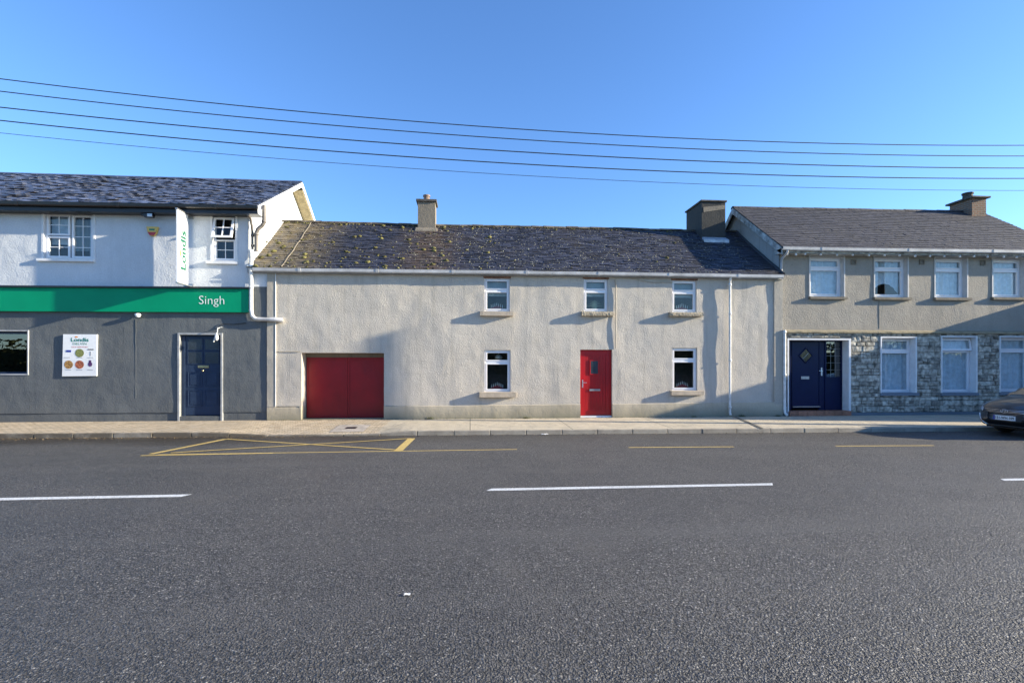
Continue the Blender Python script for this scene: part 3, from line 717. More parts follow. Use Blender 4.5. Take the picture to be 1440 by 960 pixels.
# shop door
xa, xb, za, zb = dr; st = 0.13
d = MB(); X0, X1, Z0, Z1 = xa+0.10, xb-0.03, st+0.02, zb-0.03; yd = 0.10
def door_panels(d, X0, X1, Z0, Z1, yd, cells, th=0.045, mold=0.012):
    d.box(X0, X1, yd, yd+th, Z0, Z1)
    for (a, b_, c, e) in cells:
        frame_ring(d, X0+(X1-X0)*a, X0+(X1-X0)*b_, Z0+(Z1-Z0)*c, Z0+(Z1-Z0)*e, yd-mold, yd+0.001, 0.022)
        d.box(X0+(X1-X0)*a+0.06, X0+(X1-X0)*b_-0.06, yd-mold*0.7, yd+0.001, Z0+(Z1-Z0)*c+0.06, Z0+(Z1-Z0)*e-0.06)
door_panels(d, X0, X1, Z0, Z1, yd, [(0.07, 0.46, 0.36, 0.555), (0.54, 0.93, 0.36, 0.555), (0.07, 0.46, 0.11, 0.32), (0.54, 0.93, 0.11, 0.32)])
dob = d.build('door', M['slatedoor'], shop, bevel=0.003)
g_ = MB()
for (a, b_, c, e) in ((0.08, 0.46, 0.83, 0.965), (0.54, 0.92, 0.83, 0.965), (0.08, 0.46, 0.655, 0.80), (0.54, 0.92, 0.655, 0.80)):
    g_.box(X0+(X1-X0)*a, X0+(X1-X0)*b_, yd-0.008, yd-0.002, Z0+(Z1-Z0)*c, Z0+(Z1-Z0)*e)
    frame_ring(g_, X0+(X1-X0)*a-0.02, X0+(X1-X0)*b_+0.02, Z0+(Z1-Z0)*c-0.02, Z0+(Z1-Z0)*e+0.02, yd-0.016, yd-0.001, 0.02, m=1)
M['doorglass'] = simple('obscure_door_glass', (0.035, 0.045, 0.06), 0.12, bumps=((40, 0.004),)); g_.build('pane', [M['doorglass'], M['slatedoor']], dob)
g_ = MB(); cx_ = (X0+X1)/2; g_.box(cx_-0.15, cx_+0.15, yd-0.022, yd-0.001, Z0+(Z1-Z0)*0.60, Z0+(Z1-Z0)*0.632); g_.build('letter_plate', M['brass'], dob, bevel=0.004)
g_ = MB(); g_.lathe((cx_, yd, Z0+(Z1-Z0)*0.565), [(0.012, 0), (0.012, -0.03), (0.03, -0.04), (0.03, -0.06), (0.01, -0.07)], 12, axis='y'); g_.build('knob', M['brass'], dob, smooth=True)
g_ = MB(); g_.box(xa+0.012, X0-0.005, yd-0.02, yd+0.06, st, zb-0.012); g_.box(X1+0.005, xb-0.012, yd-0.02, yd+0.06, st, zb-0.012); g_.box(X0-0.005, X1+0.005, yd-0.018, yd+0.06, Z1+0.003, zb-0.012); g_.build('door_frame', M['slatedoor'], shop, bevel=0.003)
g_ = MB(); frame_ring(g_, xa-0.05, xb+0.05, -0.01, zb+0.06, -0.03, 0.03, 0.052, 0.001); g_.build('door_surround', simple('surround_pale', (0.35, 0.36, 0.37), 0.7), shop)
g_ = MB(); g_.box(xa+0.005, xb-0.005, -0.02, 0.2, -0.05, st); g_.build('door_step', M['shopgrey'], shop, bevel=0.008)
# pipes on the shop's corner
def pipe(parent, pts, r, mat, name='downpipe', collars=()):
    g_ = MB(); g_.tube(pts, r, 12)
    for c in collars: g_.lathe(c, [(r+0.002, -0.035), (r+0.012, -0.03), (r+0.012, 0.03), (r+0.002, 0.035)], 12)
    return g_.build(name, M[mat], parent, smooth=True)
XA_ = ax(352, -0.2)
def zz(py, px=354, Y=-0.1): return az(px, py, Y)
pxd = ax(357.5, -0.1); pxe = ax(353, -0.1)
pipe(shop, [(ax(350, EY), EY-0.05, zz(303, 350, EY)), (ax(351, EY), EY+0.05, zz(309, 350)), (pxd-0.06, -0.12, zz(318)), (pxd-0.06, -0.08, zz(325)), (pxd-0.06, -0.08, zz(352))], 0.035, 'pipegrey', collars=[(pxd-0.06, -0.08, zz(331)), (pxd-0.06, -0.08, zz(345))])
pxs = ax(371, -0.1)
pipe(shop, [(pxs, -0.08, zz(288)), (pxs, -0.08, zz(312)), (pxs-0.06, -0.08, zz(317)), (pxd+0.09, -0.08, zz(322)), (pxd+0.05, -0.08, zz(328)), (pxd+0.05, -0.08, zz(353))], 0.055, 'pipegrey', 'soil_pipe', [(pxs, -0.08, zz(311)), (pxd+0.05, -0.08, zz(329))])
g_ = MB(); g_.lathe((pxe, -0.09, zz(362)), [(0.06, -0.02), (0.075, 0.1), (0.085, 0.18), (0.085, 0.22), (0.06, 0.225)], 14); g_.build('hopper', M['whitepipe'], shop, smooth=True)
pipe(shop, [(pxe, -0.09, zz(362)), (pxe, -0.09, zz(436)), (pxe+0.03, -0.09, zz(444)), (pxe+0.12, -0.1, zz(448)), (ax(366, -.1), -0.1, zz(448.7))], 0.055, 'whitepipe', collars=[(pxe, -0.09, zz(378)), (pxe, -0.09, zz(404))])
pipe(shop, [(ax(362, -.1), -0.1, zz(448.5)), (ax(378, -.1), -0.1, zz(449)), (ax(386, -.1), -0.1, zz(449)), (ax(391, -.1), -0.1, zz(449.3)), (ax(397, -.1), -0.06, zz(449.5))], [0.058, 0.058, 0.07, 0.062, 0.075], 'gutterc', 'soil_pipe')
# thin cable and bracket near the door
g_ = MB(); g_.tube([(ax(347), -0.03, az(347, 454)), (ax(330), -0.03, az(330, 456)), (ax(313), -0.03, az(313, 455)), (ax(307), -0.04, az(307, 462))], 0.008, 6); g_.build('cable', M['wire'], shop)
g_ = MB(); cxl = ax(306, -0.12)
g_.tube([(cxl, 0.0, az(306, 461)), (cxl, -0.12, az(306, 462)), (cxl, -0.14, az(306, 468))], 0.012, 8); g_.tube([(cxl-0.05, -0.01, az(306, 461)), (cxl+0.07, -0.01, az(306, 460))], 0.015, 8)
g_.lathe((cxl-0.02, -0.14, az(306, 478)), [(0.02, -0.02), (0.05, 0.02), (0.055, 0.08), (0.03, 0.16), (0.012, 0.2)], 12)
g_.tube([(cxl-0.1, -0.14, az(304, 481)), (cxl-0.05, -0.14, az(304, 474)), (cxl, -0.14, az(304, 472))], 0.02, 8)
g_.build('wall_lamp', M['whitepipe'], smooth=True, label='small white lamp on a bracket over the dark blue shop door', cat='wall lamp')
# --- signs and fittings on the shop
gb = px_rect(-200, 350, 406, 439); SXL = SX0
sg = empty('shop_sign', ((SXL+gb[1])/2, -0.06, gb[2]), 'long green fascia sign reading Singh in white letters', 'shop sign')
zt_ = interp([(ax(0, -.1), az(0, 404, -.1)), (ax(350, -.1), az(350, 406.3, -.1))]); zb_ = interp([(ax(0, -.1), az(0, 437.3, -.1)), (ax(350, -.1), az(350, 439, -.1))])
xr = ax(349.6, -.1); g_ = MB(); g_.hexa([(SXL, -.1, zb_(SXL)), (xr, -.1, zb_(xr)), (xr, -.013, zb_(xr)), (SXL, -.013, zb_(SXL)), (SXL, -.1, zt_(SXL)), (xr, -.1, zt_(xr)), (xr, -.013, zt_(xr)), (SXL, -.013, zt_(SXL))]); g_.build('sign_board', M['green'], sg)
g_ = MB(); g_.hexa([(SXL, -.16, zt_(SXL)+.003), (xr+.03, -.16, zt_(xr)+.003), (xr+.03, -.013, zt_(xr)+.003), (SXL, -.013, zt_(SXL)+.003), (SXL, -.16, zt_(SXL)+.05), (xr+.03, -.16, zt_(xr)+.05), (xr+.03, -.013, zt_(xr)+.07), (SXL, -.013, zt_(SXL)+.07)]); g_.build('top_trim', M['black'], sg)
g_ = MB(); xt = ax(280, -.1); g_.text('Singh', (xt, -.101, az(298, 431.5, -.1)), (1, 0, 0), (0, 0, 1), ax(315.5, -.1)-xt, az(298, 416, -.1)-az(298, 431.5, -.1), 0.006, bold=-0.012); g_.build('lettering', M['letter'], sg)
# projecting banner sign
XB_ = ax(263.5, -0.17); zbn0 = az(263.5, 400.5, -0.17); zbn1 = az(263.5, 302.5, -0.17)
Yo = -0.17
while True:
    t_ = (XB_*SN+(Yo-CAMY)*CS); u_ = (XB_*CS-(Yo-CAMY)*SN)/t_
    if 720+720*u_ < 248.5: break
    Yo -= 0.01
bs_ = empty('projecting_sign', (XB_, 0, zbn0), 'tall white projecting banner sign reading Londis in green between the shop windows', 'sign')
g_ = MB(); g_.box(XB_-0.018, XB_+0.018, Yo, -0.17, zbn0, zbn1); g_.build('banner', M['banner'], bs_, bevel=0.004)
hb = zbn1-zbn0; g_ = MB()
g_.text('Londis', (XB_+0.018, Yo+(-0.17-Yo)*0.80, zbn0+hb*0.19), (0, 0, 1), (0, -1, 0), hb*0.56, (-0.17-Yo)*0.52, 0.004, bold=0.035); 
for v_i in range(len(g_.v)):
    x_, y_, z_ = g_.v[v_i]; g_.v[v_i] = (XB_+0.022, y_, z_)
g_.build('lettering', simple('banner_green', (0.0, 0.10, 0.06), .6, var=0), bs_)
g_ = MB(); pts_ = [(XB_+0.021, Yo+(-0.17-Yo)*(0.30+0.07*math.sin(a)), zbn0+hb*(0.41+0.05*math.cos(a))) for a in [i*math.pi/8 for i in range(16)]]; g_.face(pts_); g_.build('orange_mark', M['orange'], bs_)
for z in (zbn0-0.03, zbn1+0.01):
    g_ = MB(); g_.box(XB_-0.03, XB_+0.03, Yo-0.02, -0.015, z, z+0.025); g_.box(XB_-0.09, XB_+0.09, -0.015, 0.012, z-0.08, z+0.09); g_.build('bracket', M['alu'], bs_)
# poster
pr_ = px_rect(87.5, 137, 470, 529, -0.04); X0, X1, Z0, Z1 = pr_; Wd, Hd = X1-X0, Z1-Z0
po = empty('poster_board', ((X0+X1)/2, 0, Z0), 'white services poster board with food pictures on the dark grey shop wall', 'poster')
g_ = MB(); g_.hexa([(X0, -.05, Z0), (X1-.02, -.05, Z0+.01), (X1-.02, -.012, Z0+.01), (X0, -.012, Z0), (X0+.03, -.05, Z1), (X1, -.05, Z1), (X1, -.012, Z1), (X0+.03, -.012, Z1)]); g_.build('board', M['banner'], po, bevel=0.003)
def ptxt(s_, fx, fz, fw, fh, mat, bold=0.0, nm='lettering'):
    q = MB(); q.text(s_, (X0+Wd*fx, -.051, Z0+Hd*fz), (1, 0, 0), (0, 0, 1), Wd*fw, Hd*fh, 0.003, bold=bold); q.build(nm, M[mat], po)
ptxt('Londis', 0.26, 0.825, 0.50, 0.095, 'signgreen', 0.015); ptxt('DELVIN', 0.31, 0.75, 0.39, 0.05, 'signgreen'); ptxt('OUR SERVICES', 0.27, 0.685, 0.46, 0.024, 'redprint', 0.01)
def disc(fx, fz, fr, mat, sx_=1.0, nm='printed_picture'):
    q = MB(); q.face([(X0+Wd*fx+Wd*fr*math.cos(a)*sx_, -.0535, Z0+Hd*fz+Wd*fr*math.sin(a)) for a in [i*math.pi/12 for i in range(24)]][::1]); q.build(nm, M[mat], po)
disc(0.5, 0.555, 0.125, 'food3'); disc(0.19, 0.28, 0.125, 'food1'); disc(0.5, 0.28, 0.125, 'food2'); disc(0.41, 0.937, 0.022, 'orange', 2.0)
disc(0.80, 0.29, 0.075, 'purple', 0.8); disc(0.80, 0.36, 0.035, 'purple')
q = MB(); q.box(X0+Wd*.12, X0+Wd*.26, -.055, -.05, Z0+Hd*.575, Z0+Hd*.625); q.build('printed_picture', M['blueprint'], po)
q = MB(); q.box(X0+Wd*.73, X0+Wd*.9, -.055, -.05, Z0+Hd*.63, Z0+Hd*.65); q.build('printed_picture', M['black'], po)
q = MB(); q.box(X0+Wd*.80, X0+Wd*.83, -.054, -.05, Z0+Hd*.49, Z0+Hd*.59); q.build('printed_picture', M['greyprint'], po)
for fx, fz_ in ((.06, .44), (.42, .44), (.72, .44), (0.1, .15), (0.41, .15), (0.72, .15)):
    q = MB(); q.box(X0+Wd*fx, X0+Wd*(fx+.17), -.054, -.05, Z0+Hd*fz_, Z0+Hd*(fz_+.012)); q.build('small_print', M['greyprint'], po)
# floodlight, alarm box, dome light
fx, fz = at(208, 302.5, -0.3); g_ = MB()
g_.box(fx-0.12, fx+0.12, -0.3, -0.18, fz-0.05, fz+0.06); g_.tube([(fx, 0, fz+0.05), (fx, -0.2, fz+0.0)], 0.02, 8); g_.box(fx-0.22, fx+0.02, -0.26, -0.2, fz+0.0, fz+0.05)
fl = g_.build('floodlight', M['black'], bevel=0.01, label='black floodlight fixed just under the shop gutter', cat='floodlight')
g_ = MB(); g_.box(fx-0.02, fx+0.11, -0.304, -0.3, fz-0.04, fz+0.045); g_.build('lens', M['alu'], fl)
fx, fz = at(214.5, 325, -0.06); g_ = MB()
g_.prismv([(fx-0.15, -0.09, fz+0.12), (fx+0.15, -0.09, fz+0.12), (fx+0.12, -0.09, fz-0.03), (fx+0.06, -0.09, fz-0.13), (fx-0.06, -0.09, fz-0.13), (fx-0.12, -0.09, fz-0.03)][::-1], (0, 0.08, 0))
ab = g_.build('alarm_box', simple('alarm_yellow', (0.75, 0.5, 0.12), 0.4, var=0.0), bevel=0.008, label='yellow and red burglar alarm box on the white shop wall', cat='alarm box')
g_ = MB(); g_.prismv([(fx-0.12, -0.094, fz-0.035), (fx+0.12, -0.094, fz-0.035), (fx+0.06, -0.094, fz-0.127), (fx-0.06, -0.094, fz-0.127)][::-1], (0, 0.003, 0)); g_.build('red_stripe', M['redprint'], ab)
g_ = MB(); g_.prismv([(fx-0.08, -0.094, fz+0.06), (fx+0.08, -0.094, fz+0.06), (fx+0.07, -0.094, fz+0.01), (fx-0.07, -0.094, fz+0.01)][::-1], (0, 0.003, 0)); g_.build('badge', M['signgreen'], ab)
fx, fz = at(194, 443, -0.1); g_ = MB(); g_.lathe((fx, -0.1, fz), [(0.03, 0.05), (0.06, 0.04), (0.07, 0.0), (0.05, -0.05), (0.015, -0.065)], 14); g_.box(fx-0.1, fx-0.02, -0.08, -0.0, fz-0.01, fz+0.04); g_.box(fx-0.03, fx+0.03, -0.07, 0.0, fz, fz+0.035)
g_.build('security_lamp', M['letter'], smooth=False, label='small white round lamp on the wall just below the green sign', cat='lamp')

# ============================================================ COTTAGE
KX0, KX1 = SX1, ax(1100)
cot = empty('cottage', ((KX0+KX1)/2, 2.5, 0), 'long low cream roughcast cottage with red doors and mossy slate roof, middle of the terrace', 'house')
GY = -0.10
gz_ = interp([(ax(357, -.2), az(357, 377.6, -.2)), (ax(400, -.2), az(400, 378.5, -.2)), (ax(720, -.2), az(720, 382, -.2)), (ax(900, -.2), az(900, 384.5, -.2)), (ax(1100, -.2), az(1100, 387.8, -.2))])
RY = 2.75
zr_ = interp([(ax(403, RY), az(403, 311.5, RY)), (ax(480, RY), az(480, 313.5, RY)), (ax(580, RY), az(580, 316.5, RY)), (ax(720, RY), az(720, 319, RY)), (ax(850, RY), az(850, 321.5, RY)), (ax(960, RY), az(960, 324.5, RY)), (ax(1040, RY), az(1040, 326, RY))])
RX0, RX1 = SXC+0.012, KX1-0.03
opsz = dict(A=(681, 717, 391, 438), B=(821, 855, 392, 438), Cc=(945, 979.5, 394, 439), D=(681, 718, 492, 551), E=(945, 980.5, 489, 549))
sills = dict(A=(675, 721, 438, 444.5), B=(817, 861, 438.5, 444.5), Cc=(940, 986, 439.5, 445), D=(674, 725, 551, 558), E=(942, 987, 549, 555))
RD = {k: px_rect(*v) for k, v in opsz.items()}
gar = px_rect(424, 540, 496, 590); rdoor = px_rect(816, 861, 491.5, 586.5)
PZ = 0.40
ops = [(*RD[k], 0.13) for k in RD]
ops += [(gar[0], gar[1], PZ, gar[3], 0.52), (rdoor[0], rdoor[1], PZ, rdoor[3], 0.17)]
mb = MB(); wall(mb, KX0, KX1, PZ, lambda x: gz_(x)+0.1, ops, 0, 0.016, 21, 0.12)
cwall = mb.build('wall', [M['cream'], M['darkroom']], cot, smooth=True)
PH = interp([(ax(540), az(540, 571)), (ax(880), az(880, 567.5)), (ax(1090), az(1090, 565))])
mb = MB()
def plinth_seg(xa, xb, last=False):
    n_ = max(1, int((xb-xa)/0.2)); rows = [[], [], [], []]
    for i in range(n_+1):
        x = xa+(xb-xa)*i/n_; d_ = 0.03+0.006*noise.noise(Vector((x*2, 0, 9))); tz = PH(x)+0.01*noise.noise(Vector((x*1.5, 4, 4)))
        rows[0].append((x, -d_-0.004, -0.06)); rows[1].append((x, -d_, tz-0.012)); rows[2].append((x, -d_+0.012, tz)); rows[3].append((x, 0.02, tz+0.01))
    mb.grid(rows)
    for x in (xa, xb): mb.face([(x, -0.034, -0.06), (x, 0.17, -0.06), (x, 0.17, PZ+0.001), (x, -0.02, PH(x))])
mb2 = mb
mb.box(gar[0]-0.052, gar[0]-0.001, -0.033, 0.5, -0.05, PZ+.002)
plinth_seg(KX0, gar[0]-.05); mb.build('plinth', M['plinth'], cot); mb = MB(); mb.box(gar[1]+.001, gar[1]+0.052, -.033, 0.5, -0.05, PZ+.002)
plinth_seg(gar[1]+.05, rdoor[0]); mb.build('plinth', M['plinth'], cot); mb = MB(); plinth_seg(rdoor[1], KX1); mb.build('plinth', M['plinth'], cot)
# corner bands
mb = MB(); xq0, xq1 = KX0+0.002, ax(388)
for a, b_, sd_ in ((xq0, xq1, 1), (ax(1088), KX1-0.002, 2)):
    n_ = 24; rows = []
    for i in range(n_+1):
        z = PZ-0.02+(gz_(a)-0.08-PZ)*i/n_; j = 0.004*noise.noise(Vector((z*3, sd_, 2)))
        rows.append([(a, 0.01, z), (a+j, -0.034, z), (b_+j, -0.034, z), (b_+j, 0.01, z)])
    mb = MB(); mb.grid(rows); mb.build('corner_band', M['quoin'], cot)
mb = MB(); mb.tube([(xq1+0.005, -0.036, PZ+0.01), (xq1+0.005, -0.036, gz_(xq1)-0.1)], 0.010, 6); mb.build('edge_highlight_bead', M['whitepaint'], cot)  # render edge, its bright highlight put into the white colour
# side/rear walls
mb = MB(); mb.box(KX0, KX0+0.2, 0.1, 5.4, 0, 3.9); mb.box(KX1-0.2, KX1-0.02, 0.1, 5.4, 0, 4.2); mb.box(KX0, KX1-0.02, 5.3, 5.5, 0, 4.2); mb.build('rear_wall', M['cream'], cot)
# roof
def cotP(x, s):
    ze = gz_(x)+0.045; zr = zr_(x); Ye = GY-0.05; L = math.hypot(RY-Ye, zr-ze); k = s/L
    sag = -0.035*math.sin(math.pi*min(max(k, 0), 1))+0.018*noise.noise(Vector((x*0.5, s*0.8, 4)))
    return Vector((x, Ye+(RY-Ye)*k, ze+(zr-ze)*k+sag))
Lc = math.hypot(RY-GY+0.05, zr_(0)-gz_(0)-0.045)
mb = MB(); rows = []
nx = 60
for k in range(9):
    rows.append([cotP(RX0+(RX1-RX0)*i/nx, Lc*k/8)-Vector((0, 0, 0.012)) for i in range(nx+1)])
mb.grid(rows); mb.grid([[(RX0+(RX1-RX0)*i/nx, RY, zr_(RX0+(RX1-RX0)*i/nx)-0.02) for i in range(nx+1)], [(RX0+(RX1-RX0)*i/nx, 5.7, 3.6) for i in range(nx+1)]])
slates(mb, cotP, RX0, XSEAM-0.03, Lc, 0.16, 0.30, 0.014, 0.012, 0.008, 31, 0.0, 0.03)
slates(mb, cotP, XSEAM+0.03, RX1, Lc, 0.125, 0.27, 0.018, 0.014, 0.008, 32, 0.0, 0.04)
crf = mb.build('roof', M['slatecot'], cot)
mb = MB(); x = RX0; i = 0
while x < RX1:
    x2 = min(x+0.43+random.uniform(-.02, .02), RX1); z = zr_(x)+0.01+random.uniform(-0.012, 0.012); z2 = zr_(x2)+0.01
    r_ = 0.12
    rows = []
    for (xx, zz_) in ((x, z), (x2-0.01, z2+random.uniform(-.01, .01))):
        rows.append([(xx, RY+r_*math.cos(a), zz_-0.05+0.09*math.sin(a)) for a in [math.pi*k/6 for k in range(7)]])
    mb.grid(rows); x = x2
rt = mb.build('ridge_tiles', simple('ridge_clay', (0.12, 0.10, 0.075), 0.9, var=0.4, scale=4, bumps=((20, 0.01),), island=0.3), crf)
mb = MB(); prev = None; pts = [cotP(XSEAM, Lc*k/14)+Vector((0.012*math.sin(k*1.7), 0, 0.03)) for k in range(15)]; mb.tube(pts, 0.018, 6); mb.build('mortar_seam', M['conc'], crf)
# verge mortar at shop side, flashing at right
mb = MB(); mb.tube([cotP(RX1-0.02, Lc*k/8)+Vector((0, 0, 0.02)) for k in range(9)], 0.05, 8); mb.build('flashing', simple('dark_flashing', (0.04, 0.045, 0.055), 0.6), crf)
mb = MB(); mb.tube([cotP(RX0+0.03, Lc*k/8)+Vector((0, 0, 0.02)) for k in range(9)], 0.02, 8); mb.build('flashing', M['whitepaint'], crf)
rnd = random.Random(5); mb = MB(); ml = MB()
def rx(a, b_): return rnd.uniform(a, b_)
for i in range(330):
    q = rnd.random()
    if q < 0.55: x = rx(XSEAM-1.0, ax(700, 1.0))
    elif q < 0.8: x = rx(RX0, ax(640, 1))
    else: x = rx(RX0, RX1-2.0)
    s = Lc*(rnd.random()**(0.8 if rnd.random() < .5 else 2.0)); s = min(s, Lc-0.05)
    r_ = rnd.choice((0.015, 0.02, 0.025, 0.03, 0.04)) if i % 5 else rx(0.045, 0.085)
    p_ = cotP(x, s); mb.blob((p_.x, p_.y, p_.z+0.018), r_, 0.65, i, jit=0.6)
for i in range(2200):
    x = rx(ax(560, 1), RX1-0.6) if rnd.random() < 0.8 else rx(RX0, RX1)
    s = rx(0.0, Lc*0.97); p_ = cotP(x, s); ml.blob((p_.x, p_.y, p_.z+0.016), rx(0.010, 0.030), 0.35, i+900, jit=0.7)
for i in range(260):    # mossy ridge and brown dressing under the ridge on the left
    x = rx(RX0, RX1-2.2); p_ = cotP(x, Lc-rx(0, 0.22)); mb.blob((p_.x, p_.y, p_.z+0.02), rx(0.015, 0.045), 0.6, i+77, jit=0.6)
tag(mb.build('moss', M['moss'], crf, smooth=True), kind='stuff'); tag(ml.build('lichen', M['lichen'], crf, smooth=True), kind='stuff')
gutter(cot, gz_, ax(356, -.15), ax(1101, -.15), GY, joints=2.2)
mb = MB(); n_ = 30
for i in range(n_):
    xa, xb = RX0+(RX1-RX0)*i/n_, RX0+(RX1-RX0)*(i+1)/n_
    mb.hexa([(xa, GY+.002, gz_(xa)-0.10), (xb, GY+.002, gz_(xb)-0.10), (xb, 0.05, gz_(xb)-0.10), (xa, 0.05, gz_(xa)-0.10), (xa, GY+.002, gz_(xa)+0.02), (xb, GY+.002, gz_(xb)+0.02), (xb, 0.05, gz_(xb)+0.02), (xa, 0.05, gz_(xa)+0.02)])
mb.build('fascia_board', simple('fascia_grey', (0.30, 0.31, 0.33), 0.6, var=0.1), cot)
# chimneys of the cottage
def stack(parent, x0, x1, y0, y1, z0, z1, mat, capw, capt, potspec, name='chimney', capmat='conc', potmat='claypot', lip=0):
    g_ = MB(); n_ = 8; rows = []
    for i in range(n_+1):
        z = z0+(z1-z0)*i/n_; j = 0.008
        f_ = lambda k: j*noise.noise(Vector((z*3, k, x0)))
        rows.append([(x0+f_(1), y0+f_(2), z), (x1+f_(3), y0+f_(4), z), (x1+f_(5), y1+f_(6), z), (x0+f_(7), y1+f_(8), z)])
    g_.grid(rows, 0, True); g_.face(rows[-1])
    ch = g_.build(name, M[mat], parent)
    c_ = MB(); c_.box(x0-capw, x1+capw, y0-capw, y1+capw, z1, z1+capt)
    if lip: c_.box(x0-capw*0.5, x1+capw*0.5, y0-capw*0.5, y1+capw*0.5, z1-lip, z1)
    c_.build('cap', M[capmat], ch, bevel=0.015)
    for (cx_, cy_, r_, h_) in potspec:
        q = MB(); q.lathe((cx_, cy_, z1+capt), [(r_*1.1, -0.02), (r_, 0.03), (r_*0.95, h_*0.75), (r_*1.15, h_*0.78), (r_*1.15, h_), (r_*0.85, h_), (r_*0.8, h_*0.6)], 16); q.build('chimney_pot', M[potmat], ch, smooth=False)
    return ch
M['capdark'] = simple('dark_cap_concrete', (0.10, 0.09, 0.08), 0.9, var=0.35, scale=8)
yc0, yc1 = RY-0.32, RY+0.28
stack(cot, ax(587.5, yc0), ax(612, yc0), yc0, yc1, 4.9, az(600, 284, yc0), 'conc', 0.055, 0.09, [((ax(600, RY)), RY, 0.11, 0.24)], capmat='capdark')
mb = MB(); xa, xb = ax(584, yc0), ax(615, yc0)
zb0 = cotP((xa+xb)/2, Lc*0.86).z; mb.hexa([(xa-.02, yc0-0.14, zb0-.02), (xb+.02, yc0-0.14, zb0-.02), (xb, yc0+.02, zb0+.02), (xa, yc0+.02, zb0+.02), (xa, yc0-0.1, zb0+.06), (xb, yc0-0.1, zb0+.06), (xb, yc0+.02, zb0+.16), (xa, yc0+.02, zb0+.16)]); mb.build('chimney_flashing', M['conc'], cot, bevel=0.02)
yb0 = 2.12; XB0, XB1 = ax(987, yb0), ax(1020, yb0)
stack(cot, XB0, XB1, yb0, yb0+1.30, 4.4, az(1003, 284, yb0), 'darkstack', 0.05, 0.06, [], capmat='capdark')
zf0 = cotP(XB0, Lc*0.76).z; mb = MB()
za_ = az(1003, 334.5, yb0)
mb.hexa([(XB0-.02, yb0-0.22, za_-.22), (XB1+.03, yb0-0.22, za_-.22), (XB1, yb0+.01, za_-.12), (XB0, yb0+.01, za_-.12), (XB0-.02, yb0-0.22, za_-.12), (XB1+.03, yb0-0.22, za_-.12), (XB1, yb0-.01, za_+.02), (XB0, yb0-.01, za_+.02)]); mb.build('chimney_flashing', M['lead'], cot)
# patch of bare render on the big stack
mb = MB(); zt1 = az(1003, 287, yb0); mb.prismv([(XB0+.06, yb0-.012, zt1-.30), (XB1-.02, yb0-.012, zt1-.17), (XB1-.02, yb0-.012, zt1-.03), (XB0+.05, yb0-.012, zt1-.12)], (0, 0.014, 0)); mb.build('render_patch', M['conc'], cot)
# windows
for k in ('A', 'B', 'Cc', 'D', 'E'):
    r = RD[k]; s = px_rect(*sills[k]); s = (s[0], s[1], s[2], s[3], 0.15)
    upper = k in ('A', 'B', 'Cc')
    window(cot, r, 0.13, 0.36 if upper else 0.29, fw=0.05, sill=s, sillmat='rubble' if k in ('B', 'Cc') else 'sill', rubsill=k in ('B', 'Cc'), curtain='blind' if upper else 'room', blind_drop=0.52 if upper else 0.2)
rl = simple('rusty_lintel', (0.22, 0.12, 0.08), 0.9, var=0.3, scale=9)
for k in ('A', 'B', 'Cc'):
    mb = MB(); r = RD[k]; mb.box(r[0]-0.03, r[1]+0.03, -0.022, 0.1, r[3]-0.002, r[3]+0.05); mb.build('lintel', rl, cot)
# candle arches standing in the windows
def candle_arch(cx_, y_, z_, n, wd, label):
    e = empty('candle_arch', (cx_, y_, z_), label, 'candle arch', 'candle arches in the cottage windows')
    b_ = MB(); b_.prismv([(cx_-wd/2, y_-.02, z_), (cx_+wd/2, y_-.02, z_), (cx_+wd*.42, y_-.02, z_+.05), (cx_+wd*.15, y_-.02, z_+.10), (cx_-wd*.15, y_-.02, z_+.10), (cx_-wd*.42, y_-.02, z_+.05)][::-1], (0, .04, 0)); b_.build('base', M['candlered'], e)
    for i in range(n):
        f_ = (i-(n-1)/2)/((n-1)/2); zc = z_+.04+.07*(1-abs(f_)); x = cx_+f_*wd*0.43
        q = MB(); q.lathe((x, y_-.022, zc), [(0.009, 0), (0.009, 0.07), (0.004, 0.085), (0.006, 0.095), (0.001, 0.11)], 8); q.build('candle', M['candle'], e)
yy = 0.20
for k, lb in (('A', 'candle arch in the upper window furthest left over the cottage'), ('D', 'candle arch in the ground floor window left of the red door'), ('E', 'candle arch in the ground floor window right of the red door'), ('Cc', 'candle arch in the upper window furthest right on the cottage')):
    r = RD[k]; candle_arch((r[0]+r[1])/2, yy, r[2]+0.085, 7, 0.40, lb)
r = RD['B']; cx_ = (r[0]+r[1])/2; q = MB()
for i in range(11):
    a = R(-75+15*i); q.tube([(cx_, 0.19, r[2]+.1), (cx_+.12*math.sin(a), .19, r[2]+.1+.2*math.cos(a)+.05), (cx_+.24*math.sin(a), .19, r[2]+.12+.26*math.cos(a))], [0.012, 0.009, 0.003], 5)
q.lathe((cx_, 0.19, r[2]+0.06), [(0.05, 0), (0.07, 0.08), (0.06, 0.08)], 12)
q.build('window_plant', simple('pale_leaf', (0.40, 0.42, 0.25), 0.7), label='spiky pale pot plant in the upper window above the red door', cat='pot plant')
r = RD['D']; q = MB(); q.lathe(((r[0]+r[1])/2+.06, 0.45, r[3]-.26), [(0.03, 0.14), (0.10, 0.1), (0.12, 0.04), (0.09, 0.0), (0.02, -0.01)], 14); q.tube([((r[0]+r[1])/2+.06, 0.45, r[3]-.13), ((r[0]+r[1])/2+.06, 0.45, r[3]+.2)], 0.006, 6)
q.build('pendant_lamp', M['candle'], smooth=True, label='pale round lamp shade hanging inside the lower left cottage window', cat='lamp')
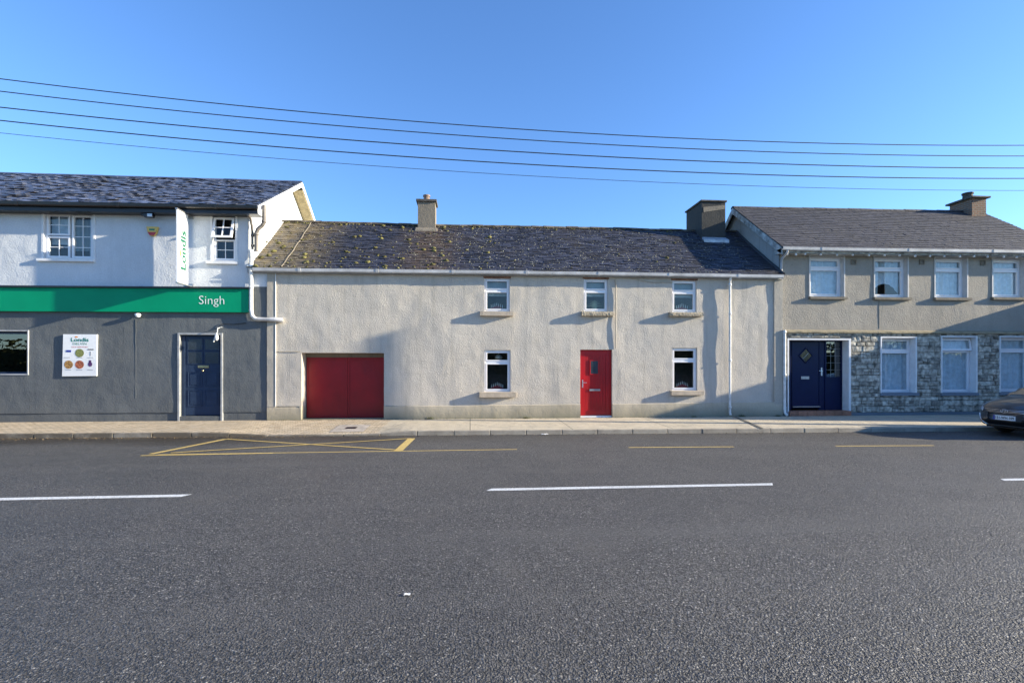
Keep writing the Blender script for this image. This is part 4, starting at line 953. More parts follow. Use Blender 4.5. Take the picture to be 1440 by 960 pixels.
# red front door
xa, xb, za, zb = rdoor; yd = 0.115; zth = az(838, 584, 0.1)
d = MB(); nX = 7; DX0, DX1 = xa+0.045, xb-0.045; DZ0, DZ1 = zth+0.01, zb-0.05
frz = 0.13
d.box(DX0, DX0+frz, yd-.008, yd+.045, DZ0, DZ1); d.box(DX1-frz, DX1, yd-.008, yd+.045, DZ0, DZ1); d.box(DX0+frz, DX1-frz, yd-.007, yd+.045, DZ1-.12, DZ1); d.box(DX0+frz, DX1-frz, yd-.007, yd+.045, DZ0, DZ0+.16)
pw = (DX1-DX0-2*frz)/nX
for i in range(nX): d.box(DX0+frz+pw*i+.006, DX0+frz+pw*(i+1)-.006, yd, yd+.045, DZ0+.16, DZ1-.12)
d.box(DX0+frz, DX1-frz, yd+.012, yd+.04, DZ0+.16, DZ1-.12)
dob = d.build('door', M['red'], cot, bevel=0.003); tag(dob, label='red tongue and groove front door')
g_ = MB(); gx0, gx1 = DX0+(DX1-DX0)*.30, DX0+(DX1-DX0)*.62; gz0, gz1 = DZ0+(DZ1-DZ0)*.635, DZ0+(DZ1-DZ0)*.865
g_.box(gx0+.03, gx1-.03, yd-.016, yd-.008, gz0+.03, gz1-.03, 1); frame_ring(g_, gx0, gx1, gz0, gz1, yd-.022, yd+.01, 0.03); g_.build('door_light', [M['red'], M['doorglass']], dob, bevel=0.003)
g_ = MB(); g_.box(DX0+(DX1-DX0)*.29, DX0+(DX1-DX0)*.66, yd-.025, yd-.008, DZ0+(DZ1-DZ0)*.38, DZ0+(DZ1-DZ0)*.41); g_.build('letter_plate', M['alu'], dob, bevel=0.005)
g_ = MB(); hx = DX0+.05; hz = DZ0+(DZ1-DZ0)*.5; g_.box(hx-.018, hx+.018, yd-.02, yd-.007, hz-.13, hz+.11); g_.tube([(hx, yd-.02, hz+.02), (hx, yd-.06, hz+.02), (hx+.12, yd-.06, hz+.02)], 0.011, 8); g_.build('handle', M['chrome'], dob)
g_ = MB(); frame_ring(g_, xa+.003, xb-.003, zth, zb-.004, yd-.02, yd+.05, 0.042, 0.001); g_.build('door_frame', M['red'], cot, bevel=0.003)
g_ = MB(); g_.box(xa+.004, xb-.004, -0.03, 0.2, -0.05, zth-.055); g_.box(xa+.004, xb-.004, 0.05, 0.18, zth-.055, zth-.003, 1); g_.build('threshold', [M['plinth'], M['upvc']], cot)
# garage doors
xa, xb, za, zb = gar; gy = 0.42; g_ = MB(); xm = xa+(xb-xa)*0.515
lnt = MB(); lnt.box(xa+.003, xb-.003, gy-.03, gy+.1, zb-.12, zb-.003); lnt.build('lintel', M['conc'], cot)
for (a, b_) in ((xa+.02, xm-.004), (xm+.004, xb-.02)):
    g_ = MB(); rows = []
    n_ = 10
    for j in range(9):
        z = 0.02+(zb-.13-.02)*j/8; rows.append([(a+(b_-a)*i/n_, gy+.006*noise.noise(Vector((a+i*.35, z*1.3, 2))), z) for i in range(n_+1)])
    g_.grid(rows)
    for x in (a, b_-.05): g_.box(x, x+.05, gy-.016, gy+.05, 0.02, zb-.125)
    g_.box(a+.05, b_-.05, gy-.014, gy+.05, zb-.19, zb-.127); g_.box(a+.05, b_-.05, gy-.014, gy+.05, 0.02, .09)
    tag(g_.build('garage_door', M['garagered'], cot, bevel=0.003), label='dark red steel garage door leaf')
g_ = MB(); g_.box(xa, xb, -0.02, 0.52, -0.06, 0.012); g_.build('garage_threshold', M['plinth'], cot)
# downpipe, cable strip, service cable
dpx = ax(1026.5, -.1); xg = dpx
pipe(cot, [(dpx, -.15, gz_(dpx)-.06), (dpx, -.11, gz_(dpx)-.16), (dpx, -.10, gz_(dpx)-.25), (dpx, -.10, 0.25), (dpx, -.10, 0.13), (dpx, -.14, 0.06)], 0.036, 'whitepipe', collars=[(dpx, -.1, z) for z in (0.3, 1.75, 3.2, 4.1)])
cxs = ax(865.5); pts = [(cxs+.012*noise.noise(Vector((0, k*.6, 1))), -.028, az(865, 490)+(gz_(cxs)-.15-az(865, 490))*k/16) for k in range(17)]
g_ = MB(); g_.tube(pts, 0.016, 6); g_.build('conduit', M['quoin'], cot)
pts = []
for px_, py_ in ((868, 388), (885, 391), (905, 395), (915, 397), (945, 397)): pts.append((ax(px_), -.03, az(px_, py_)))
g_ = MB(); g_.tube(pts, 0.010, 6); g_.build('cable', M['quoin'], cot)

# ============================================================ STONE HOUSE (right)
HX0, HX1 = KX1, ax(1511, -.3)-0.15
hou = empty('stone_fronted_house', ((HX0+HX1)/2, 2.5, 0), 'grey rendered house with stone clad ground floor and navy front door at right end', 'house')
HEY = -0.20; HY = 0.12; GF = 0.05      # ground floor cladding plane
hz_ = interp([(ax(1085, HEY-.1), az(1085, 347.8, HEY-.1)), (ax(1180, HEY-.1), az(1180, 349.8, HEY-.1)), (ax(1440, HEY-.1), az(1440, 353, HEY-.1))])
HRY = 2.78
hr_ = interp([(ax(1024, HRY), az(1024, 292, HRY)), (ax(1390, HRY), az(1390, 298.5, HRY))])
UW = [(1139, 1186, 361, 417), (1230, 1275.5, 362, 418), (1315, 1359, 363, 418.5), (1396, 1440, 364, 418)]
US = [(1137, 1189, 417.5, 421), (1227, 1279, 418, 422), (1312, 1363, 418.5, 422.5), (1393, 1444, 418, 422)]
GW = [(1238, 1286, 475, 552), (1323, 1371, 474, 552), (1405, 1452, 474, 551)]
GS = [(1236, 1290, 552, 556), (1321, 1374, 552, 556), (1403, 1456, 551, 555)]
zl_ = (az(1150, 467)+az(1400, 466))/2
UR = [px_rect(*v, HY) for v in UW]; GR = [px_rect(*v, GF) for v in GW]
d3 = px_rect(1108, 1193, 477, 577, GF); d3z0 = 0.16
mb = MB(); wall(mb, HX0, HX1, zl_-0.05, lambda x: hz_(x)+0.1, [(*r, 0.20) for r in UR], HY, 0.008, 41, 0.15)
mb.build('upper_wall', [M['house'], M['darkroom']], hou)
mb = MB(); wall(mb, HX0+.02, HX1, 0.0, zl_-0.03, [(*r, 0.24) for r in GR]+[(d3[0], d3[1], 0.0, d3[3], 0.30)], GF, 0.0, 42, 0.6)
mb.build('lower_wall', [M['mortar'], M['darkroom']], hou)
# stone cladding: coursed rubble
rnd = random.Random(12); mb = MB(); SXa = ax(1194, GF); zpl = az(1300, 579, GF)
opsS = [(r[0]-.015, r[1]+.015, r[2]-.08, r[3]+.03) for r in GR]+[(d3[0]-.05, d3[1]+.03, 0, d3[3]+.05)]
def stone(xa, xb, za, zb):
    for o in opsS:
        if xa < o[1] and xb > o[0] and za < o[3] and zb > o[2]:
            if xa < o[0]-.05: stone(xa, o[0], za, zb)
            if xb > o[1]+.05: stone(o[1], xb, za, zb)
            if xa >= o[0]-.05 and xb <= o[1]+.05:
                if za < o[2]-.04: stone(xa, xb, za, o[2])
                if zb > o[3]+.04: stone(xa, xb, o[3], zb)
            return
    g0 = 0.005; p_ = rnd.uniform(0.018, 0.05); j = lambda: rnd.uniform(-.007, .007); yb_ = GF-.001; c_ = .010
    A = [(xa+g0, za+g0), (xb-g0, za+g0), (xb-g0, zb-g0), (xa+g0, zb-g0)]
    A = [(x_+j(), z_+j()) for x_, z_ in A]
    ccx, ccz = (xa+xb)/2, (za+zb)/2
    outp = [(x_+(c_ if x_ < ccx else -c_), GF-p_+rnd.uniform(-.008, .008), z_+(c_ if z_ < ccz else -c_)) for x_, z_ in A]
    base = [(x_, yb_, z_) for x_, z_ in A]; mid = [(x_, GF-p_*.6, z_) for x_, z_ in A]
    mb.grid([base, mid, outp], 0, True)
    cen = (ccx+rnd.uniform(-.02, .02), GF-p_-rnd.uniform(0.0, .014), ccz+rnd.uniform(-.01, .01)); n = len(mb.v)
    mb.v.append(cen); o0 = n-4
    for k in range(4): mb.f.append((o0+k, o0+(k+1) % 4, n)); mb.m.append(0)
z = zpl
while z < zl_-.06:
    h_ = rnd.choice((0.12, 0.14, 0.17, 0.20)); h_ = min(h_, zl_-.04-z)
    if zl_-.04-(z+h_) < .07: h_ = zl_-.04-z
    x = HX0+.03+rnd.uniform(-.2, 0)
    while x < HX1:
        w_ = rnd.uniform(0.16, 0.46); xa_, xb_ = max(x, HX0+.03), min(x+w_, HX1); x += w_
        if xb_-xa_ < .05: continue
        if h_ > .15 and rnd.random() < .35:
            zm = z+h_*rnd.uniform(.4, .6); stone(xa_, xb_, z, zm)
            if rnd.random() < .5: stone(xa_, xb_, zm, z+h_)
            else: xm = (xa_+xb_)/2; stone(xa_, xm, zm, z+h_); stone(xm, xb_, zm, z+h_)
        else: stone(xa_, xb_, z, z+h_)
    z += h_
mb.build('stone_cladding', M['stone'], hou)
mb = MB(); mb.box(d3[1]+.06, HX1, GF-.055, GF-.001, -0.05, zpl-.002); mb.build('plinth', M['blueplinth'], hou, bevel=.006)
# ledge between storeys
mb = MB(); rows = []; n_ = 90
for i in range(n_+1):
    x = HX0+.02+(HX1-HX0-.02)*i/n_; a = zl_+.012*noise.noise(Vector((x*2, 1, 8))); pj = .17+.014*noise.noise(Vector((x*3.3, 5, 8)))
    rows.append([(x, HY+.03, a+.06), (x, HY-.02, a+.05), (x, HY-pj, a+.0), (x, HY-pj-.004, a-.05), (x, GF-.0, a-.062+.006*noise.noise(Vector((x*5, 1, 1))))])
mb.grid(rows); mb.face(rows[0][::-1]); mb.face(rows[-1]); mb.build('ledge', render_mat('ledge_concrete', (0.34, 0.29, 0.20), (0.10, 0.10, 0.05), .006, .003, 24, .7, 0), hou)
# gables, rear
mb = MB()
for x0_, x1_ in ((HX0, HX0+.22), (HX1-.22, HX1)):
    mb.prism([(0.17, 0), (5.6, 0), (5.6, hz_(x0_)), (HRY, hr_(x0_)-.1), (0.17, hz_(x0_)+.12)], x0_, x1_)
mb.box(HX0, HX1, 5.4, 5.6, 0, 5.0); mb.build('gable_wall', render_mat('gable_render', (0.36, 0.37, 0.36), (0.13, 0.15, 0.12), .003, .002, 22, .6, 0), hou)
HO0, HO1 = HX0-.16, HX1+.16
def houP(x, s):
    ze = hz_(x)+.03; zr = hr_(x); Ye = HEY-.04; L = math.hypot(HRY-Ye, zr-ze); k = s/L
    return Vector((x, Ye+(HRY-Ye)*k, ze+(zr-ze)*k+.006*noise.noise(Vector((x*.6, s, 1)))))
Lh = math.hypot(HRY-HEY+.04, hr_(12)-hz_(12)-.03)
mb = MB(); mb.grid([[houP(HO0+(HO1-HO0)*i/10, Lh*k/3)-Vector((0, 0, .02)) for i in range(11)] for k in range(4)])
mb.grid([[(HO0+(HO1-HO0)*i/10, HRY, hr_(HO0+(HO1-HO0)*i/10)-.02) for i in range(11)], [(HO0+(HO1-HO0)*i/10, 5.9, 4.9) for i in range(11)]])
slates(mb, houP, HO0, HO1, Lh, 0.165, 0.30, .020, .006, .012, 51)
hrf = mb.build('roof', M['tilehouse'], hou)
mb = MB(); x = HO0
while x < HO1:
    x2 = min(x+.45, HO1); z = hr_(x)+random.uniform(-.006, .006)
    mb.grid([[(xx, HRY+.12*math.cos(a), z-.04+.09*math.sin(a)) for a in [math.pi*k/6 for k in range(7)]] for xx in (x, x2-.01)]); x = x2
mb.build('ridge_tiles', M['tilehouse'], hrf)
for XX in (HO0, HO1-.03):
    mb = MB(); a, b_ = houP(XX, 0), houP(XX, Lh)
    mb.hexa([(XX, a.y, a.z-.24), (XX+.03, a.y, a.z-.24), (XX+.03, b_.y, b_.z-.24), (XX, b_.y, b_.z-.24), (XX, a.y, a.z-.015), (XX+.03, a.y, a.z-.015), (XX+.03, b_.y, b_.z-.015), (XX, b_.y, b_.z-.015)])
    mb.hexa([(XX, b_.y, b_.z-.24), (XX+.03, b_.y, b_.z-.24), (XX+.03, 5.9, 4.7), (XX, 5.9, 4.7), (XX, b_.y, b_.z-.02), (XX+.03, b_.y, b_.z-.02), (XX+.03, 5.9, 4.88), (XX, 5.9, 4.88)])
    mb.build('barge_board', M['weatherwood'], hou)
gutter(hou, hz_, HO0, HO1, HEY, joints=2.9)
mb = MB(); n_ = 10
for i in range(n_):
    xa, xb = HO0+(HO1-HO0)*i/n_, HO0+(HO1-HO0)*(i+1)/n_
    mb.hexa([(xa, HEY+.004, hz_(xa)-.13), (xb, HEY+.004, hz_(xb)-.13), (xb, HY+.02, hz_(xb)-.13), (xa, HY+.02, hz_(xa)-.13), (xa, HEY+.004, hz_(xa)+.0), (xb, HEY+.004, hz_(xb)+.0), (xb, HY+.02, hz_(xb)+.0), (xa, HY+.02, hz_(xa)+.0)])
mb.build('soffit', M['weatherwood'], hou)
y0_ = HRY-.45; x0_, x1_ = ax(1367, y0_), ax(1386, y0_)+.02
stack(hou, x0_, x1_, y0_, HRY+.45, 5.8, az(1378, 279, y0_), 'brick', 0.10, 0.07, [((x0_+x1_)/2-.1, HRY-.1, .16, .24)], capmat='capdark', potmat='capdark')
for i, r in enumerate(UR):
    s = px_rect(*US[i], HY)
    wo = window(hou, r, 0.20, 0.28, Y=HY, fw=.07, sill=(s[0], s[1], s[2], s[3], .10), sillmat='conc', curtain='swag' if i == 1 else 'net')
    q = MB(); frame_ring(q, r[0]-.04, r[1]+.045, r[2], r[3]+.05, HY-.022, HY+.012, .038, .001)
    q.box(r[0], r[0]+.008, HY-.01, HY+.13, r[2], r[3]); q.box(r[1]-.008, r[1], HY-.01, HY+.13, r[2], r[3]); q.box(r[0]+.008, r[1]-.008, HY-.01, HY+.13, r[3]-.008, r[3]); q.build('surround', simple('reveal_paint', (0.52, 0.52, 0.52), .6, var=.06), wo)
for i, r in enumerate(GR):
    s = px_rect(*GS[i], GF); wo = window(hou, r, 0.24, 0.24, Y=GF, fw=.06, sill=(s[0], s[1], s[2], s[3], .08), sillmat='blueplinth', curtain='net', sash_open=R(9) if i == 1 else 0)
    q = MB(); frame_ring(q, r[0]-.035, r[1]+.035, r[2], r[3]+.04, GF-.058, GF+.0, .034, .001)
    q.box(r[0]-.001, r[0]+.012, GF-.05, GF+.165, r[2], r[3]); q.box(r[1]-.012, r[1]+.001, GF-.05, GF+.165, r[2], r[3]); q.box(r[0]+.012, r[1]-.012, GF-.05, GF+.165, r[3]-.012, r[3]); q.build('surround', M['whitepaint'], wo)
# vents
for px_, py_ in ((1200, 368.5), (1296, 368.5), (1382, 369.5)):
    cx_, cz_ = at(px_, py_, HY); q = MB(); frame_ring(q, cx_-.085, cx_+.085, cz_-.085, cz_+.085, HY-.03, HY+.0, .03)
    for k in range(4): q.box(cx_-.055, cx_+.055, HY-.018, HY-.0, cz_-.05+.028*k, cz_-.04+.028*k)
    q.build('wall_vent', M['conc'], hou)
# string lights under the gutter
sl = empty('string_lights', (ax(1270, HEY), HEY, hz_(12)-.15), 'string of small round bulbs hanging under the gutter of the right hand house', 'string lights')
q = MB(); pts = []; bx = [1108, 1120, 1133, 1155, 1178, 1200, 1223, 1245, 1266, 1288, 1309, 1329, 1351, 1371, 1390, 1413, 1431, 1452]
for i, px_ in enumerate(bx):
    x = ax(px_, HEY); z = hz_(x)-.115; pts.append((x, HEY+.03, z))
    if i < len(bx)-1: x2 = ax(bx[i+1], HEY); pts.append(((x+x2)/2, HEY+.03, (z+hz_(x2)-.115)/2-.02))
q.tube(pts, .007, 5); q.build('cable', M['wire'], sl)
for i, px_ in enumerate(bx):
    x = ax(px_, HEY); z = hz_(x)-.16+random.uniform(-.012, .012); q = MB(); q.lathe((x, HEY+.03, z), [(.012, .045), (.016, .03), (.03, .015), (.036, -.005), (.028, -.028), (.01, -.038)], 10); q.build('bulb', M['bulb'], sl, smooth=True)
# downpipe of the house
pX = ax(1097.5, .03); pX2 = ax(1103, .0)
pipe(hou, [(ax(1106, HEY), HEY-.06, hz_(HX0)-.07), (ax(1105, HEY), HEY-.05, hz_(HX0)-.16), (pX+.04, .0, az(1099, 363, 0)), (pX+.04, .05, az(1098, 370, 0)), (pX+.05, .05, az(1098, 462, 0))], .038, 'gutterc')
pipe(hou, [(pX2-.02, -.04, az(1102, 464, 0)), (pX2-.02, -.04, 0.22), (pX2-.01, -.05, 0.10), (pX2+.02, -.12, 0.03)], .042, 'whitepipe', collars=[(pX2-.02, -.04, az(1102, 467, 0)), (pX2-.02, -.04, 1.3)])
# navy door set with sidelights
X0, X1, Z1 = d3[0], d3[1], d3[3]; yd = GF+.26; X1 -= .014; Z1 -= .014; z0 = d3z0
q = MB()
q.box(X0-.045, X0-.0, GF-.06, GF+.30, -0.02, Z1+.04); q.box(X1-.014, X1+.06, GF-.06, GF+.30, -0.02, Z1+.04); q.box(X0, X1-.014, GF-.06, GF+.298, Z1-.014, Z1+.038); q.build('door_surround', M['whitepaint'], hou, bevel=.004)
DW = X1-X0; lx0, lx1 = X0+DW*.155, X0+DW*.60
q = MB(); fr = .05
for a in (X0, X0+DW*.105, lx1+.005, X0+DW*.70, X1-fr): q.box(a, a+fr, yd-.03, yd+.05, z0, Z1)
for a, b_ in ((X0+fr, X0+DW*.105), (X0+DW*.105+fr, lx1+.005), (X0+DW*.70+fr, X1-fr)): q.box(a, b_, yd-.028, yd+.05, Z1-.05, Z1)
for a, b_ in ((X0+fr, X0+DW*.105), (X0+DW*.70+fr, X1-fr), (lx1+.005+fr, X0+DW*.70)): q.box(a, b_, yd-.005, yd+.04, z0, z0+1.02 if b_ != X0+DW*.70 else Z1-.05)
for a, b_ in ((X0+fr, X0+DW*.105), (X0+DW*.70+fr, X1-fr)): q.box(a, b_, yd-.02, yd+.04, z0+1.02, z0+1.07)
q.build('door_frame', M['navy'], hou, bevel=.004)
for a, b_ in ((X0+fr, X0+DW*.105), (X0+DW*.70+fr, X1-fr)):
    q = MB(); q.box(a, b_, yd+.01, yd+.016, z0+1.07, Z1-.05); q.build('side_light', M['glassd'], hou)
for a, b_ in ((X0+fr, X0+DW*.105), (X0+DW*.70+fr, X1-fr)):
    q = MB()
    for k in range(1, 3): x = a+(b_-a)*k/3; q.box(x-.003, x+.003, yd+.004, yd+.009, z0+1.07, Z1-.05)
    for k in range(1, 5): z = z0+1.07+(Z1-.05-z0-1.07)*k/5; q.box(a, b_, yd+.0035, yd+.0095, z-.003, z+.003)
    q.build('lead_strips', M['alu'], hou)
q = MB(); q.box(lx0-.02+.005, lx1, yd-.012, yd+.03, z0+.06, Z1-.055); dob = q.build('door', M['navy'], hou, bevel=.003); tag(dob, label='navy blue door with a diamond pane')
dcx = (lx0+lx1)/2; dcz = az(1138, 500, yd); hw_ = .20
q = MB(); q.prismv([(dcx-hw_, yd-.018, dcz), (dcx, yd-.018, dcz-hw_*1.05), (dcx+hw_, yd-.018, dcz), (dcx, yd-.018, dcz+hw_*1.05)], (0, .004, 0), 0)
for s_ in ((1, 1), (1, -1), (-1, 1), (-1, -1)):
    a = Vector((dcx+s_[0]*(hw_+.03), yd-.026, dcz)); b_ = Vector((dcx, yd-.026, dcz+s_[1]*(hw_+.03)*1.05)); q.tube([a, b_], .016, 6, 1)
for k in (-1, 0, 1):
    o_ = k*hw_*.5; q.tube([(dcx-hw_*.5+o_, yd-.024, dcz-hw_*.5-o_*-1), (dcx+hw_*.5+o_, yd-.024, dcz+hw_*.5+o_)], .004, 4, 2) if k == 0 else None
q.build('diamond_pane', [simple('amber_leaded_glass', (0.10, 0.085, 0.05), .15, var=.4, scale=20), M['navy'], M['alu']], dob)
q = MB(); q.box(dcx-.16, dcx+.11, yd-.03, yd-.012, az(1140, 533, yd), az(1140, 529, yd)); q.build('letter_plate', M['alu'], dob, bevel=.004)
hx = ax(1155.5, yd)-.02; hz = az(1156, 522, yd); q = MB(); q.box(hx-.02, hx+.02, yd-.028, yd-.012, hz-.14, hz+.12); q.tube([(hx, yd-.03, hz+.02), (hx, yd-.07, hz+.02), (hx-.12, yd-.07, hz+.02)], .011, 8); q.build('handle', M['chrome'], dob)
q = MB(); q.box(lx0-.01, lx1+.02, yd-.06, yd-.01, z0+.10, z0+.125); q.build('weather_bar', M['alu'], dob)
q = MB(); n_ = 7; sx0_, sx1_ = X0-.02, X1+.03
for i in range(n_): q.box(sx0_+(sx1_-sx0_)*i/n_+.003, sx0_+(sx1_-sx0_)*(i+1)/n_-.003, GF-.12, yd+.06, -.03, z0-.004)
q.build('door_step', M['terracotta'], hou, bevel=.006)

def joint(parent, px0, py0, px1, py1, Y, mat, w_=.012):
    q = MB(); a = at(px0, py0, Y); b_ = at(px1, py1, Y); n_ = 14
    q.tube([(a[0]+(b_[0]-a[0])*k/n_+(.012*noise.noise(Vector((k*.7, px0, 1))) if px0 == px1 else 0), Y-.004, a[1]+(b_[1]-a[1])*k/n_+(.008*noise.noise(Vector((k*.7, py0, 2))) if py0 == py1 else 0)) for k in range(n_+1)], w_, 5); q.build('render_joint', mat, parent)
joint(shop, 191, 449, 191, 560, .002, M['shopgrey'], .006); joint(cot, 389, 494, 423, 494, -.012, M['plinth'], .009); joint(hou, 1236, 422, 1236, 462, HY+.002, M['conc'], .008)
# ============================================================ neighbour projecting beyond the frame (casts the evening shade)
NX = HX1+.35; NH = 4.05; NP = -2.85
nb = empty('projecting_building', (NX+4, 1, 0), 'low flat topped rendered building standing forward of the terrace past the right hand house', 'building')
q = MB(); wall(q, NX, NX+9, 0, NH-.15, [(NX+2, NX+4, 0.9, 2.4, .15), (NX+5.2, NX+6.2, .02, 2.2, .2)], NP, .006, 61, .5); q.face([(NX, NP, 0), (NX, 3, 0), (NX, 3, NH-.15), (NX, NP, NH-.15)][::-1]); q.face([(NX+9, NP, 0), (NX+9, 3, 0), (NX+9, 3, NH-.15), (NX+9, NP, NH-.15)]); q.build('wall', [M['white'], M['darkroom']], nb)
q = MB(); q.box(NX-.05, NX+9.05, NP-.05, 3, NH-.15, NH); q.build('roof', M['conc'], nb)
q = MB(); frame_ring(q, NX+2, NX+4, .9, 2.4, NP+.08, NP+.14, .07); wo = q.build('window', M['upvc'], nb); q = MB(); q.box(NX+2.05, NX+3.95, NP+.1, NP+.106, .95, 2.35); q.build('pane', M['glass'], wo)
q = MB(); q.box(NX+5.2, NX+6.2, NP+.12, NP+.16, .02, 2.2); q.build('door', M['slatedoor'], nb)

# ============================================================ overhead wires and their poles
WY = -3.3
wpx = [((0, 111), (720, 181), (1440, 204.5), 'topmost of the overhead wires above the terrace', .017), ((0, 128.5), (720, 195.5), (1440, 219.5), 'second overhead wire from the top above the terrace', .017),
       ((0, 151), (720, 213), (1440, 236.5), 'third overhead wire from the top, middle of the five', .019), ((0, 169.5), (720, 230), (1440, 251), 'fourth overhead wire from the top above the terrace', .019),
       ((0, 187), (720, 246), (1440, 268), 'lowest and thinnest of the overhead wires above the terrace', .009)]
ends = []
for a, b_, c_, lab, r_ in wpx:
    P3 = [at(p[0], p[1], WY) for p in (a, b_, c_)]
    (x1, z1), (x2, z2), (x3, z3) = P3
    def q_(x): return z1*(x-x2)*(x-x3)/((x1-x2)*(x1-x3))+z2*(x-x1)*(x-x3)/((x2-x1)*(x2-x3))+z3*(x-x1)*(x-x2)/((x3-x1)*(x3-x2))
    pts = [(x, WY, q_(x)) for x in [-17+0.9*i for i in range(38)]]
    ends.append((pts[0], pts[-1]))
    g_ = MB(); g_.tube(pts, r_*0.62, 6); g_.build('overhead_wire', M['wire'], label=lab, cat='overhead wire', group='overhead wires along the street')
for side, lab in ((0, 'wooden utility pole left of the frame'), (1, 'wooden utility pole right of the frame')):
    x, y, _ = ends[0][side]; tz = max(e[side][2] for e in ends)+.5
    e_ = empty('utility_pole', (x, WY, -.15), lab, 'utility pole', 'utility poles along the street'); g_ = MB(); g_.tube([(x, WY+.15, -.3), (x, WY+.15, tz)], [.14, .10], 12); g_.build('pole', M['polewood'], e_, smooth=True)
    if side:
        q = MB(); q.box(x-.22, x+.22, WY-.12, WY+.05, tz-1.9, tz-1.3); q.build('added_shadow_box', M['pipegrey'], e_, bevel=.01)  # unseen box added for its soft shadow on the cottage wall
    g_ = MB()
    for en in ends: g_.lathe((x, WY+.02, en[side][2]-.05), [(.02, 0), (.045, .02), (.03, .05), (.045, .08), (.02, .1)], 10); g_.box(x-.015, x+.015, WY+.02, WY+.15, en[side][2]-.06, en[side][2]-.04)
    g_.build('insulators', M['letter'], e_)

# ============================================================ CAR
CXN, CYC = 12.98, -3.95         # nose position, centre line
car = empty('parked_car', (CXN+2.3, CYC, ROADZ), 'dark grey saloon car parked at the kerb beside the stone fronted house', 'car')
def W3(u, v, w_): return (CXN+u, CYC+v, ROADZ+w_)
carpaint = simple('dark_grey_car_paint', (0.085, 0.088, 0.096), .3, .5, var=.04, coat=1.0)
ST = [(0.0, .42, .36, .60), (.05, .62, .27, .68), (.14, .77, .21, .75), (.32, .85, .19, .83), (.62, .89, .18, .92), (.95, .905, .18, .985), (1.2, .91, .18, 1.01), (1.7, .912, .18, 1.01), (2.6, .915, .18, 1.01), (3.5, .915, .18, 1.03), (4.0, .905, .18, 1.04), (4.4, .88, .2, 1.03), (4.62, .82, .24, .96), (4.72, .66, .34, .85)]
def sect(u, hw_, zb_, zt_):
    h = zt_-zb_
    half = [(0, zb_), (hw_*.80, zb_), (hw_*.95, zb_+.05), (hw_*.99, zb_+h*.25), (hw_, zb_+h*.5), (hw_*.985, zb_+h*.72), (hw_*.93, zb_+h*.90), (hw_*.80, zt_-.01), (hw_*.45, zt_+.012), (0, zt_+.022)]
    return half
rows = []
for s_ in ST:
    hf = sect(*s_); full = [(s_[0], v, z) for v, z in hf]+[(s_[0], -v, z) for v, z in hf[-2:0:-1]]; rows.append([W3(*p) for p in full])
q = MB(); q.grid(rows, 0, True)
nh = 10; L_ = len(rows[0]); 
for ri in (0, len(rows)-1):
    base = ri*L_
    for k in range(nh-1):
        a, b_ = k, k+1; ma, mb_ = (L_-a) % L_, (L_-b_) % L_
        f_ = [base+a, base+b_, base+mb_, base+ma]; f_ = list(dict.fromkeys(f_)); q.f.append(tuple(f_)); q.m.append(0)
body = q.build('body', carpaint, car, smooth=True)
sb = body.modifiers.new('s', 'SUBSURF'); sb.levels = 2; sb.render_levels = 2
def wheel_pos(): return [(.93, .80), (.93, -.80), (3.72, .80), (3.72, -.80)]
cut = MB()
for (u, v) in wheel_pos():
    cut.lathe(W3(u, v+(.17 if v > 0 else -.17), .325), [(.37, -.32), (.37, .32)], 32, axis='y')
cu2 = cut.build('cutter', carpaint)
bo = body.modifiers.new('b', 'BOOLEAN'); bo.object = cu2; bo.operation = 'DIFFERENCE'; bo.solver = 'EXACT'
dg = bpy.context.evaluated_depsgraph_get(); me = bpy.data.meshes.new_from_object(body.evaluated_get(dg))
body.modifiers.clear(); body.data = me; bpy.data.objects.remove(cu2)
for p_ in me.polygons: p_.use_smooth = True
bmw = [Vector(v.co)+WL['body'] for v in me.vertices] if 'body' in WL else [Vector(v.co)+WL[body.name] for v in me.vertices]
bvh = BVHTree.FromPolygons(bmw, [tuple(p.vertices) for p in me.polygons])
def front(v, w_, off=.006):
    o_ = Vector(W3(-1.0, v, w_)); h, n_, i_, d_ = bvh.ray_cast(o_, Vector((1, 0, 0)))
    if h is None or h.x-CXN > 1.2: return None
    return h+Vector((-off, 0, 0))
def patch(name, mat, v0, v1, flo, fhi, off=.008, nx=18, nz=5, th=.02, parent=None, smooth=True):
    q = MB(); rows = []; lastok = {}
    for j in range(nz+1):
        row = []
        for i in range(nx+1):
            v = v0+(v1-v0)*i/nx; z = flo(v)+(fhi(v)-flo(v))*j/nz; p_ = front(v, z, off)
            if p_ is None: p_ = Vector(W3(.35, v, z))
            row.append(p_)
        rows.append(row)
    back = [[p_+Vector((th, 0, 0)) for p_ in r] for r in rows]
    q.grid(rows); q.grid([rows[0], back[0]]); q.grid([rows[-1], back[-1]]); q.grid([[r[0] for r in rows], [r[0] for r in back]]); q.grid([[r[-1] for r in rows], [r[-1] for r in back]])
    return q.build(name, mat, parent or car, smooth=False)
grd = simple('grille_black', (.008, .008, .009), .4)
lc = lambda c: (lambda v: c)
